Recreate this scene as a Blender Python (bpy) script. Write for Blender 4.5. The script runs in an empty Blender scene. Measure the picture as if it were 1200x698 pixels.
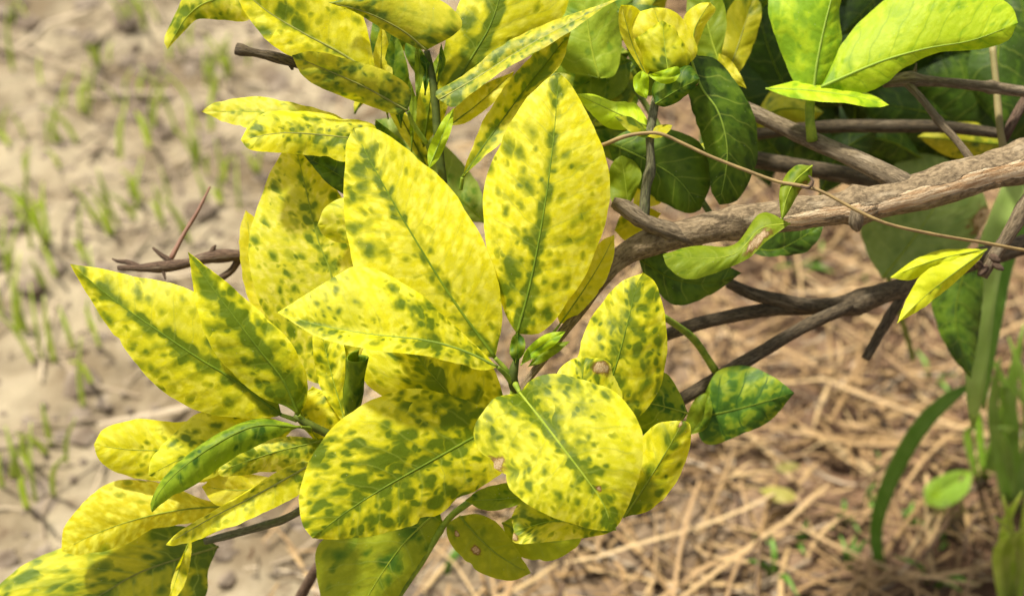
import bpy, math, random
from mathutils import Vector, noise as mnoise
R = math.radians
random.seed(7)
scene = bpy.context.scene
COL = scene.collection

# ------------------------------------------------------------------ camera, sky, sun, exposure
CAM_H, PITCH, LENS, SUBJ = 0.60, R(42), 50.0, 0.44
cam_data = bpy.data.cameras.new('camera')
cam = bpy.data.objects.new('camera', cam_data)
COL.objects.link(cam)
cam.location = (0, 0, CAM_H)
cam.rotation_euler = (R(90) - PITCH, 0, 0)
cam_data.lens = LENS
cam_data.sensor_width = 36
cam_data.clip_start = 0.01
cam_data.clip_end = 400
cam_data.dof.use_dof = True
cam_data.dof.focus_distance = SUBJ + 0.006
cam_data.dof.aperture_fstop = 9.0
scene.camera = cam

SUN_EL, SUN_AZ = R(66), R(305)          # azimuth clockwise from +Y (north)
world = bpy.data.worlds.new('World')
scene.world = world
world.use_nodes = True
wn = world.node_tree
bg = wn.nodes['Background']
sky = wn.nodes.new('ShaderNodeTexSky')
sky.sky_type = 'NISHITA'
sky.sun_disc = False
sky.sun_elevation = SUN_EL
sky.sun_rotation = SUN_AZ
sky.air_density = 1.0
sky.dust_density = 4.0
sky.ozone_density = 0.6
haze_white = wn.nodes.new('ShaderNodeHueSaturation')   # a hazy white sky
haze_white.inputs['Saturation'].default_value = 0.35
wn.links.new(sky.outputs[0], haze_white.inputs['Color'])
wn.links.new(haze_white.outputs[0], bg.inputs[0])
bg.inputs[1].default_value = 0.088
sun_data = bpy.data.lights.new('sun', 'SUN')
sun_data.energy = 4.2
sun_data.angle = R(4.0)
sun_data.color = (1.0, 0.95, 0.84)
sun = bpy.data.objects.new('sun', sun_data)
COL.objects.link(sun)
SUN_DIR = Vector((math.sin(SUN_AZ) * math.cos(SUN_EL), math.cos(SUN_AZ) * math.cos(SUN_EL), math.sin(SUN_EL)))
sun.rotation_euler = SUN_DIR.to_track_quat('Z', 'Y').to_euler()
sun.location = SUN_DIR * 5
scene.view_settings.view_transform = 'Standard'
scene.view_settings.look = 'None'
scene.view_settings.exposure = 0.98
scene.view_settings.gamma = 1
scene.render.engine = 'CYCLES'
scene.cycles.max_bounces = 8
scene.cycles.transmission_bounces = 6

# ------------------------------------------------------------------ helpers
C0 = Vector((0, 0, CAM_H))
FWD = Vector((0, math.cos(PITCH), -math.sin(PITCH)))
UPV = Vector((0, math.sin(PITCH), math.cos(PITCH)))
RGT = Vector((1, 0, 0))
W = 36.0 / LENS
CMPX = SUBJ * W / 1200.0                # metres per photo pixel at the subject


def P(x, y, dz=0.0):
    """point seen at photo pixel x, y and lying dz centimetres behind the front joint"""
    d = SUBJ + dz * 0.01
    return C0 + d * (FWD + RGT * ((x - 600) / 1200 * W) + UPV * ((349 - y) / 1200 * W))


def G(x, y, z=0.0):
    """point on the ground seen at photo pixel x, y"""
    v = FWD + RGT * ((x - 600) / 1200 * W) + UPV * ((349 - y) / 1200 * W)
    return C0 + v * ((z - CAM_H) / v.z)


def spline(pts, n):
    """n+1 points along a Catmull-Rom curve through pts, spaced by length; pts are Vectors of any size"""
    k = len(pts)
    if k == 2:
        return [pts[0].lerp(pts[1], i / n) for i in range(n + 1)]
    ext = [pts[0] * 2 - pts[1]] + list(pts) + [pts[-1] * 2 - pts[-2]]
    dense = []
    for i in range(1, k):
        p0, p1, p2, p3 = ext[i - 1], ext[i], ext[i + 1], ext[i + 2]
        for j in range(16):
            t = j / 16
            dense.append(0.5 * ((2 * p1) + (p2 - p0) * t + (2 * p0 - 5 * p1 + 4 * p2 - p3) * t * t + (3 * p1 - p0 - 3 * p2 + p3) * t ** 3))
    dense.append(pts[-1].copy())
    acc = [0.0]
    for a, b in zip(dense, dense[1:]):
        acc.append(acc[-1] + (b - a).length)
    out, j = [], 0
    for i in range(n + 1):
        s = acc[-1] * i / n
        while j < len(acc) - 2 and acc[j + 1] < s:
            j += 1
        seg = acc[j + 1] - acc[j]
        out.append(dense[j].lerp(dense[j + 1], (s - acc[j]) / seg if seg > 1e-12 else 0))
    return out


def link(name, me, mat, parent=None):
    o = bpy.data.objects.new(name, me)
    COL.objects.link(o)
    if mat is not None:
        me.materials.append(mat)
    if parent is not None:
        o.parent = parent
        o.matrix_parent_inverse = parent.matrix_basis.inverted()
    return o


def thing(name, label, cat, loc, group=None):
    o = bpy.data.objects.new(name, None)
    COL.objects.link(o)
    o.location = loc
    o.empty_display_size = 0.01
    o['label'] = label
    o['category'] = cat
    if group:
        o['group'] = group
    return o


def tag(o, label, cat, group=None, kind=None):
    o['label'] = label
    o['category'] = cat
    if group:
        o['group'] = group
    if kind:
        o['kind'] = kind
    return o


def tube_data(centres, radii, segs=12, rough=0.0, freq=60.0, seed=0.0, vs=None, fs=None, uvs=None):
    """closed tapered tube; radii per centre"""
    vs = [] if vs is None else vs
    fs = [] if fs is None else fs
    uvs = [] if uvs is None else uvs
    b = len(vs)
    n = len(centres)
    up = Vector((0.13, 0.21, 0.97))
    length = 0.0
    ref = None
    for i, c in enumerate(centres):
        t = (centres[min(i + 1, n - 1)] - centres[max(i - 1, 0)])
        t = t.normalized() if t.length > 1e-9 else Vector((0, 1, 0))
        if ref is None:
            ref = t.cross(up)
            if ref.length < 0.1:
                ref = t.cross(Vector((1, 0, 0)))
        ref = (ref - t * ref.dot(t)).normalized()
        bi = t.cross(ref)
        if i:
            length += (c - centres[i - 1]).length
        for s in range(segs):
            a = 2 * math.pi * s / segs
            dirv = ref * math.cos(a) + bi * math.sin(a)
            r = radii[i]
            if rough:
                q = c + dirv * r
                r *= 1 + rough * (mnoise.noise(q * freq + Vector((seed, 0, 0))) + 0.6 * mnoise.noise(q * freq * 2.7 + Vector((0, seed, 0))))
            vs.append(c + dirv * r)
            uvs.append((s / segs, length))
    for i in range(n - 1):
        for s in range(segs):
            a = b + i * segs + s
            d = b + i * segs + (s + 1) % segs
            fs.append((a, d, d + segs, a + segs))
    vs.append(centres[0].copy()); uvs.append((0.5, 0))
    vs.append(centres[-1].copy()); uvs.append((0.5, length))
    c0, c1 = len(vs) - 2, len(vs) - 1
    for s in range(segs):
        fs.append((c0, b + (s + 1) % segs, b + s))
        e = b + (n - 1) * segs
        fs.append((c1, e + s, e + (s + 1) % segs))
    return vs, fs, uvs


def mesh_from(name, vs, fs, uvs=None, uv2=None, smooth=True):
    me = bpy.data.meshes.new(name)
    me.from_pydata([tuple(v) for v in vs], [], fs)
    if uvs:
        for nm, src in (('unit', uvs), ('metric', uv2)):
            if not src:
                continue
            lay = me.uv_layers.new(name=nm)
            flat = []
            for lp in me.loops:
                flat.extend(src[lp.vertex_index])
            lay.data.foreach_set('uv', flat)
    if smooth:
        me.polygons.foreach_set('use_smooth', [True] * len(me.polygons))
    me.update()
    return me


def wood(name, pts, mat, parent=None, rough=0.12, freq=70, segs=14, step=0.004, knots=()):
    """pts: (x, y, dz, radius in photo pixels at the subject plane)"""
    four = []
    for x, y, dz, r in pts:
        p = P(x, y, dz)
        four.append(Vector((p.x, p.y, p.z, r * CMPX * (1 + dz * 0.01 / SUBJ))))
    ln = sum((a - b).length for a, b in zip(four, four[1:]))
    n = max(6, int(ln / step))
    sp = spline(four, n)
    cs = [Vector(v[:3]) for v in sp]
    rs = [max(v[3], 0.0002) for v in sp]
    for (kt, kr, kw) in knots:
        for i in range(len(rs)):
            rs[i] *= 1 + kr * math.exp(-((i / n - kt) / kw) ** 2)
    vs, fs, uv = tube_data(cs, rs, segs, rough, freq, random.random() * 50)
    return link(name, mesh_from(name, vs, fs, uv), mat, parent)


# ------------------------------------------------------------------ materials
class NT:
    def __init__(self, tree):
        self.t = tree
        self.n = tree.nodes
        self.l = tree.links

    def new(self, typ, **kw):
        nd = self.n.new(typ)
        for k, v in kw.items():
            setattr(nd, k, v)
        return nd

    def put(self, sock, v):
        if isinstance(v, bpy.types.NodeSocket):
            self.l.new(v, sock)
        elif v is not None:
            sock.default_value = v

    def math(self, op, a, b=None, c=None, clamp=False):
        nd = self.new('ShaderNodeMath', operation=op, use_clamp=clamp)
        for i, v in enumerate((a, b, c)):
            if v is not None:
                self.put(nd.inputs[i], v)
        return nd.outputs[0]

    def ss(self, v, lo, hi, a=0.0, b=1.0):
        nd = self.new('ShaderNodeMapRange', interpolation_type='SMOOTHSTEP')
        self.put(nd.inputs[0], v)
        for i, q in enumerate((lo, hi, a, b)):
            self.put(nd.inputs[i + 1], q)
        return nd.outputs[0]

    def mix(self, f, a, b):
        nd = self.new('ShaderNodeMix', data_type='RGBA')
        self.put(nd.inputs[0], f)
        self.put(nd.inputs[6], a)
        self.put(nd.inputs[7], b)
        return nd.outputs[2]

    def xyz(self, x, y, z=0.0):
        nd = self.new('ShaderNodeCombineXYZ')
        self.put(nd.inputs[0], x); self.put(nd.inputs[1], y); self.put(nd.inputs[2], z)
        return nd.outputs[0]

    def noise(self, vec, scale, detail=2.0, rough=0.5, dist=0.0):
        nd = self.new('ShaderNodeTexNoise')
        self.put(nd.inputs['Vector'], vec)
        self.put(nd.inputs['Scale'], scale)
        nd.inputs['Detail'].default_value = detail
        nd.inputs['Roughness'].default_value = rough
        nd.inputs['Distortion'].default_value = dist
        return nd.outputs[0]


def rgb(c):
    return (c[0], c[1], c[2], 1.0)


def build_leaf_group():
    g = bpy.data.node_groups.new('leaf_shader', 'ShaderNodeTree')
    itf = g.interface

    def inp(nm, typ, dv):
        s = itf.new_socket(nm, in_out='INPUT', socket_type=typ)
        s.default_value = dv
    for nm, dv in (('Green', .5), ('Seed', 0), ('Spot Scale', 1.0), ('Midrib Band', .5), ('Dots', .5), ('Rim', .5), ('Veins', .5), ('Trans', .35), ('Base Green', .3)):
        inp(nm, 'NodeSocketFloat', dv)
    for nm, dv in (('Yellow', (.78, .62, .02, 1)), ('Pale', (.86, .75, .2, 1)), ('Olive', (.2, .26, .012, 1)), ('Dark', (.035, .1, .012, 1)), ('Vein', (.30, .36, .05, 1))):
        inp(nm, 'NodeSocketColor', dv)
    inp('Scar A', 'NodeSocketVector', (0, 0, 0))
    inp('Scar B', 'NodeSocketVector', (0, 0, 0))
    itf.new_socket('Shader', in_out='OUTPUT', socket_type='NodeSocketShader')
    T = NT(g)
    gi = T.new('NodeGroupInput')
    go = T.new('NodeGroupOutput')
    I = gi.outputs
    uvn = T.new('ShaderNodeUVMap', uv_map='unit')
    uvm = T.new('ShaderNodeUVMap', uv_map='metric')
    s1 = T.new('ShaderNodeSeparateXYZ'); T.put(s1.inputs[0], uvn.outputs[0])
    s2 = T.new('ShaderNodeSeparateXYZ'); T.put(s2.inputs[0], uvm.outputs[0])
    u = T.math('ABSOLUTE', T.math('MULTIPLY_ADD', s1.outputs[0], 2.0, -1.0))
    v = s1.outputs[1]
    mx, my = s2.outputs[0], s2.outputs[1]
    ax = T.math('ABSOLUTE', mx)
    side = T.math('SIGN', mx)
    q = T.math('SUBTRACT', my, T.math('MULTIPLY', ax, 0.6))
    seed = T.math('MULTIPLY', I['Seed'], 7.31)
    sx = T.math('MULTIPLY_ADD', side, 5.0, T.math('MULTIPLY', ax, 0.86))
    pv = T.xyz(sx, q, seed)
    pm = T.xyz(mx, my, seed)
    pi_ = T.xyz(T.math('MULTIPLY_ADD', side, 5.0, T.math('MULTIPLY', ax, .95)), T.math('SUBTRACT', my, T.math('MULTIPLY', ax, .25)), seed)
    ssc = I['Spot Scale']
    n1 = T.noise(pi_, T.math('MULTIPLY', ssc, 2.9), 1.2, .42, .1)
    n2 = T.noise(pm, T.math('MULTIPLY', ssc, .62), 1.5, .5)
    n3 = T.noise(pm, 7.0, 2.0, .55)
    npale = T.noise(pi_, 4.0, 1.5, .5)
    lime = T.noise(pm, T.math('MULTIPLY', ssc, .8), 2.5, .55)
    band = T.ss(T.math('MULTIPLY_ADD', T.math('SUBTRACT', lime, .5), .5, ax), 0.05, 0.34, 1.0, 0.0)
    band = T.math('MULTIPLY', band, I['Midrib Band'])
    rim = T.math('MULTIPLY', T.ss(u, 0.70, 1.02), I['Rim'])
    tipc = T.math('MULTIPLY', T.ss(v, 0.0, 0.5, 1.0, 0.0), I['Base Green'])
    # lateral veins
    wob = T.math('MULTIPLY_ADD', T.math('SUBTRACT', T.noise(pm, 1.3, 1, .5), .5), .5, q)
    fr = T.math('PINGPONG', T.math('ADD', wob, seed), 0.36)
    vline = T.ss(fr, 0.0, 0.05, 1.0, 0.0)
    vsoft = T.ss(fr, 0.0, 0.22, 1.0, 0.0)
    vf = T.math('MULTIPLY', T.math('MULTIPLY', vline, I['Veins']), T.ss(u, 0.72, 0.95, 1.0, 0.0))
    g0 = T.math('MULTIPLY_ADD', T.math('SUBTRACT', n2, 0.5), 0.75, n1)
    g0 = T.math('MULTIPLY_ADD', T.math('SUBTRACT', n3, 0.5), 0.10, g0)
    g0 = T.math('MULTIPLY_ADD', band, 0.30, g0)
    g0 = T.math('MULTIPLY_ADD', tipc, 0.33, g0)
    g0 = T.math('MULTIPLY_ADD', rim, -0.26, g0)
    g0 = T.math('MULTIPLY_ADD', T.math('SUBTRACT', I['Green'], 0.5), 0.9, g0)
    g0 = T.math('MULTIPLY_ADD', T.math('MULTIPLY', vsoft, T.ss(u, .1, .85, 1.0, 0.0)), T.math('MULTIPLY', I['Veins'], .16), g0)
    # soft round spots of two sizes, denser where the leaf is greener
    wn1 = T.noise(pm, 2.2, 2, .5)
    wn2 = T.noise(T.xyz(my, mx, T.math('ADD', seed, 3.3)), 2.2, 2, .5)
    wx = T.math('MULTIPLY_ADD', T.math('SUBTRACT', wn1, .5), .36, mx)
    wy = T.math('MULTIPLY_ADD', T.math('SUBTRACT', wn2, .5), .42, T.math('SUBTRACT', T.math('MULTIPLY', my, .92), T.math('MULTIPLY', ax, .22)))
    dens = T.math('MULTIPLY_ADD', T.math('SUBTRACT', I['Green'], .5), 1.7, T.math('MULTIPLY_ADD', n2, 1.9, -.45))
    dens = T.math('MULTIPLY_ADD', band, .30, dens)
    dens = T.math('MULTIPLY_ADD', tipc, .40, dens)
    dens = T.math('MULTIPLY_ADD', rim, -.35, dens)
    spots = []
    for scl, r0, r1, off in ((1.55, .20, .17, 0.0), (3.1, .19, .18, 9.1)):
        vo = T.new('ShaderNodeTexVoronoi')
        vo.inputs['Randomness'].default_value = .85
        T.put(vo.inputs['Vector'], T.xyz(wx, wy, T.math('ADD', seed, off)))
        vo.voronoi_dimensions = '2D'
        T.put(vo.inputs['Vector'], T.xyz(T.math('ADD', wx, T.math('ADD', seed, off)), wy, 0.0))
        T.put(vo.inputs['Scale'], T.math('MULTIPLY', ssc, scl))
        cs = T.new('ShaderNodeSeparateColor'); T.put(cs.inputs[0], vo.outputs['Color'])
        rad = T.math('MULTIPLY_ADD', cs.outputs[0], r1, r0)
        pres = T.ss(T.math('SUBTRACT', dens, cs.outputs[1]), -.12, .16)
        a = T.ss(T.math('DIVIDE', vo.outputs['Distance'], rad), 0.1, 1.65, 1.0, 0.0)
        spots.append(T.math('MULTIPLY', a, pres))
    blotch = T.math('MULTIPLY', T.ss(g0, .42, .90), .85)
    big = T.math('MULTIPLY', spots[0], T.math('MULTIPLY_ADD', I['Dots'], .35, .72))
    small = T.math('MULTIPLY', spots[1], .66)
    S = T.math('ADD', T.math('MAXIMUM', big, small), blotch, clamp=True)
    # colours
    col = T.mix(T.ss(npale, .38, .66), I['Yellow'], I['Pale'])
    cell = T.new('ShaderNodeTexVoronoi')
    T.put(cell.inputs['Vector'], T.xyz(T.math('MULTIPLY_ADD', side, 5.0, T.math('MULTIPLY', ax, .8)), T.math('SUBTRACT', my, T.math('MULTIPLY', ax, .45)), seed))
    T.put(cell.inputs['Scale'], 3.6)
    cellf = T.ss(T.math('MULTIPLY_ADD', T.math('SUBTRACT', n3, .5), .3, cell.outputs['Distance']), .18, .62)
    col = T.mix(T.math('MULTIPLY', cellf, T.ss(u, .7, 1.0, .42, .12)), col, T.mix(.42, I['Yellow'], I['Olive']))
    wash = T.math('MULTIPLY', T.ss(T.math('MULTIPLY_ADD', T.math('SUBTRACT', I['Green'], .5), .8, T.math('MULTIPLY_ADD', u, -.12, lime)), .34, .66), T.ss(u, .75, 1.0, .7, .15))
    col = T.mix(wash, col, T.mix(.5, col, I['Olive']))
    col = T.mix(T.ss(S, .0, .38), col, T.mix(.58, I['Yellow'], I['Olive']))
    col = T.mix(T.ss(S, .22, .80), col, I['Olive'])
    col = T.mix(T.ss(S, .46, 1.22), col, I['Dark'])
    col = T.mix(T.math('MULTIPLY', vf, 0.62), col, I['Vein'])
    fine = T.noise(pm, 34.0, 2, .6)
    hs = T.new('ShaderNodeHueSaturation')
    T.put(hs.inputs['Value'], T.ss(fine, .2, .8, .93, 1.06))
    T.put(hs.inputs['Color'], col)
    col = hs.outputs[0]
    spk = T.new('ShaderNodeTexVoronoi')                      # flecks of dust
    T.put(spk.inputs['Vector'], pm)
    T.put(spk.inputs['Scale'], 6.5)
    sk = T.new('ShaderNodeSeparateColor'); T.put(sk.inputs[0], spk.outputs['Color'])
    fl = T.math('MULTIPLY', T.ss(spk.outputs['Distance'], .04, .11, 1, 0), T.math('GREATER_THAN', sk.outputs[0], .78))
    col = T.mix(T.math('MULTIPLY', fl, .55), col, rgb((.50, .48, .34)))
    col = T.mix(T.ss(T.noise(pm, 1.1, 5, .7), .5, .8, 0, .06), col, rgb((.36, .32, .20)))
    for nm in ('Scar A', 'Scar B'):
        ss = T.new('ShaderNodeSeparateXYZ'); T.put(ss.inputs[0], I[nm])
        dx = T.math('SUBTRACT', s1.outputs[0], ss.outputs[0])
        dy = T.math('MULTIPLY', T.math('SUBTRACT', v, ss.outputs[1]), 1.6)
        d = T.math('SQRT', T.math('ADD', T.math('MULTIPLY', dx, dx), T.math('MULTIPLY', dy, dy)))
        d = T.math('MULTIPLY_ADD', T.math('SUBTRACT', T.noise(pm, 4.0, 3, .65), .5), T.math('MULTIPLY', ss.outputs[2], 2.2), d)
        d = T.math('DIVIDE', d, T.math('MAXIMUM', ss.outputs[2], 1e-4))
        on = T.math('GREATER_THAN', ss.outputs[2], 0.001)
        col = T.mix(T.math('MULTIPLY', on, T.ss(d, .7, 1.3, .9, 0)), col, rgb((.17, .075, .02)))
        col = T.mix(T.math('MULTIPLY', on, T.ss(d, .45, .85, 1, 0)), col, T.mix(T.ss(fine, .35, .65), rgb((.36, .22, .09)), rgb((.56, .44, .26))))
    # relief
    h = T.math('MULTIPLY_ADD', cellf, -.55, T.math('MULTIPLY', vsoft, -0.6))
    h = T.math('ADD', h, T.math('MULTIPLY', T.noise(pm, 5.0, 2, .5), 1.2))
    h = T.math('MULTIPLY_ADD', T.noise(pm, 60.0, 1, .5), .10, h)
    bump = T.new('ShaderNodeBump')
    bump.inputs['Strength'].default_value = 0.22
    bump.inputs['Distance'].default_value = 0.0006
    T.put(bump.inputs['Height'], h)
    pb = T.new('ShaderNodeBsdfPrincipled')
    T.put(pb.inputs['Base Color'], col)
    T.put(pb.inputs['Roughness'], T.ss(fine, .2, .8, .46, .60))
    pb.inputs['Specular IOR Level'].default_value = 0.22
    T.put(pb.inputs['Normal'], bump.outputs[0])
    tr = T.new('ShaderNodeBsdfTranslucent')
    hs2 = T.new('ShaderNodeHueSaturation')
    hs2.inputs['Saturation'].default_value = 1.1
    hs2.inputs['Value'].default_value = 1.15
    T.put(hs2.inputs['Color'], col)
    T.put(tr.inputs[0], hs2.outputs[0])
    T.put(tr.inputs['Normal'], bump.outputs[0])
    mxs = T.new('ShaderNodeMixShader')
    T.put(mxs.inputs[0], I['Trans'])
    T.put(mxs.inputs[1], pb.outputs[0]); T.put(mxs.inputs[2], tr.outputs[0])
    T.put(go.inputs[0], mxs.outputs[0])
    return g


LEAF_GROUP = build_leaf_group()
_lm = {}


def leaf_mat(**kw):
    key = tuple(sorted((k, v) for k, v in kw.items()))
    if key in _lm:
        return _lm[key]
    m = bpy.data.materials.new('leaf_surface')
    m.use_nodes = True
    nt = m.node_tree
    for nd in list(nt.nodes):
        if nd.type == 'BSDF_PRINCIPLED':
            nt.nodes.remove(nd)
    out = [nd for nd in nt.nodes if nd.type == 'OUTPUT_MATERIAL'][0]
    gr = nt.nodes.new('ShaderNodeGroup')
    gr.node_tree = LEAF_GROUP
    for k, v in kw.items():
        nm = k.replace('_', ' ').title()
        gr.inputs[nm].default_value = rgb(v) if nm in ('Yellow', 'Pale', 'Olive', 'Dark', 'Vein') else v
    nt.links.new(gr.outputs[0], out.inputs[0])
    _lm[key] = m
    return m


def plain(name, c, c2=None, scale=80.0, rough=0.6, trans=0.0, spec=0.3, bump=0.0, stretch=None):
    m = bpy.data.materials.new(name)
    m.use_nodes = True
    T = NT(m.node_tree)
    pb = m.node_tree.nodes['Principled BSDF']
    tc = T.new('ShaderNodeTexCoord')
    if stretch:
        uv = T.new('ShaderNodeUVMap', uv_map='unit')
        mp = T.new('ShaderNodeMapping')
        mp.inputs['Scale'].default_value = stretch
        T.put(mp.inputs[0], uv.outputs[0])
        vec = mp.outputs[0]
        n = T.noise(vec, 1.0, 4, .6)
    else:
        vec = tc.outputs['Object']
        n = T.noise(vec, scale, 4, .6)
    col = T.mix(T.ss(n, .3, .7), rgb(c), rgb(c2 or c))
    oi = T.new('ShaderNodeObjectInfo')
    hs = T.new('ShaderNodeHueSaturation')
    T.put(hs.inputs['Value'], T.ss(oi.outputs['Random'], 0, 1, .82, 1.15))
    T.put(hs.inputs['Color'], col)
    col = hs.outputs[0]
    T.put(pb.inputs['Base Color'], col)
    pb.inputs['Roughness'].default_value = rough
    pb.inputs['Specular IOR Level'].default_value = spec
    if bump:
        b = T.new('ShaderNodeBump')
        b.inputs['Strength'].default_value = 0.8
        b.inputs['Distance'].default_value = bump
        T.put(b.inputs['Height'], n)
        T.put(pb.inputs['Normal'], b.outputs[0])
    if trans:
        tr = T.new('ShaderNodeBsdfTranslucent')
        T.put(tr.inputs[0], col)
        mx = T.new('ShaderNodeMixShader')
        mx.inputs[0].default_value = trans
        T.put(mx.inputs[1], pb.outputs[0]); T.put(mx.inputs[2], tr.outputs[0])
        out = [nd for nd in m.node_tree.nodes if nd.type == 'OUTPUT_MATERIAL'][0]
        T.put(out.inputs[0], mx.outputs[0])
    return m


def bark_mat(name, c1, c2, c3, peel=False):
    m = bpy.data.materials.new(name)
    m.use_nodes = True
    T = NT(m.node_tree)
    pb = m.node_tree.nodes['Principled BSDF']
    uv = T.new('ShaderNodeUVMap', uv_map='unit')
    s = T.new('ShaderNodeSeparateXYZ'); T.put(s.inputs[0], uv.outputs[0])
    ang = T.math('MULTIPLY', s.outputs[0], 2 * math.pi)
    ca, sa = T.math('COSINE', ang), T.math('SINE', ang)
    L = s.outputs[1]
    vec = T.xyz(ca, sa, T.math('MULTIPLY', L, 60.0))
    fib = T.noise(T.xyz(T.math('MULTIPLY', ca, 3.0), T.math('MULTIPLY', sa, 3.0), T.math('MULTIPLY', L, 340.0)), 1.3, 6, .68, .3)
    big = T.noise(vec, 1.1, 3, .6)
    cracks = T.noise(T.xyz(T.math('MULTIPLY', ca, 5.0), T.math('MULTIPLY', sa, 5.0), T.math('MULTIPLY', L, 650.0)), 1.2, 5, .7)
    col = T.mix(T.ss(fib, .33, .66), rgb(c1), rgb(c2))
    col = T.mix(T.ss(big, .52, .72), col, rgb(c3))
    col = T.mix(T.ss(cracks, .60, .75, 0, .6), col, rgb((.03, .022, .016)))
    h = T.math('ADD', fib, T.math('MULTIPLY', cracks, -.6))
    if peel:
        # bark stripped to the wood along the underside, near the thick end
        pn = T.noise(T.xyz(T.math('MULTIPLY', ca, 1.3), T.math('MULTIPLY', sa, 1.3), T.math('MULTIPLY', L, 42.0)), 1.35, 4, .62, .4)
        du = T.math('ABSOLUTE', T.math('SUBTRACT', T.math('FRACT', T.math('ADD', T.math('SUBTRACT', s.outputs[0], peel[0]), 1.5)), .5))
        reg = T.math('MULTIPLY', T.ss(du, .03, .17, 1, 0), T.ss(L, peel[1], peel[2], 1, 0))
        mk = T.ss(T.math('MULTIPLY_ADD', reg, .36, pn), .78, .82)
        pw = T.mix(T.ss(T.noise(T.xyz(T.math('MULTIPLY', ca, 4.0), T.math('MULTIPLY', sa, 4.0), T.math('MULTIPLY', L, 50.0)), 1.6, 4, .65), .38, .64), rgb((.36, .21, .095)), rgb((.68, .53, .33)))
        col = T.mix(mk, col, pw)
        h = T.math('MULTIPLY_ADD', mk, -.8, h)
    T.put(pb.inputs['Base Color'], col)
    pb.inputs['Roughness'].default_value = .75
    pb.inputs['Specular IOR Level'].default_value = .25
    b = T.new('ShaderNodeBump')
    b.inputs['Strength'].default_value = .9
    b.inputs['Distance'].default_value = .0011
    T.put(b.inputs['Height'], h)
    T.put(pb.inputs['Normal'], b.outputs[0])
    return m


BARK = bark_mat('bark_grey_brown', (.08, .058, .032), (.24, .18, .105), (.32, .255, .165))
BARK_PEEL = bark_mat('bark_peeling', (.085, .058, .030), (.28, .205, .115), (.37, .29, .18), peel=(0.54, .10, .155))
BARK_DARK = bark_mat('bark_dark', (.035, .025, .014), (.13, .095, .053), (.18, .14, .088))
BARK_RED = bark_mat('bark_reddish', (.06, .034, .022), (.16, .10, .062), (.19, .14, .09))
MOSS = bark_mat('bark_mossy', (.07, .065, .035), (.21, .20, .10), (.11, .14, .045))
STEM = plain('green_stem', (.10, .16, .012), (.22, .28, .022), 260, .6, spec=.2)
STEM_DARK = plain('dark_green_stem', (.045, .065, .009), (.095, .12, .014), 260, .65, spec=.2)
VINE = plain('vine_stem', (.24, .165, .06), (.15, .10, .04), 200, .6)
RIB_PALE = plain('midrib_pale', (.24, .32, .02), (.36, .42, .04), 260, .6, .35, spec=.15)
RIB_GREEN = plain('midrib_green', (.115, .18, .010), (.19, .26, .014), 260, .6, .35, spec=.15)
RIB_LIGHT = plain('midrib_light', (.34, .45, .06), (.28, .40, .05), 260, .6, .35, spec=.15)
RIB_OLIVE = plain('midrib_olive', (.20, .22, .03), (.30, .30, .05), 260, .5, .2)


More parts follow.
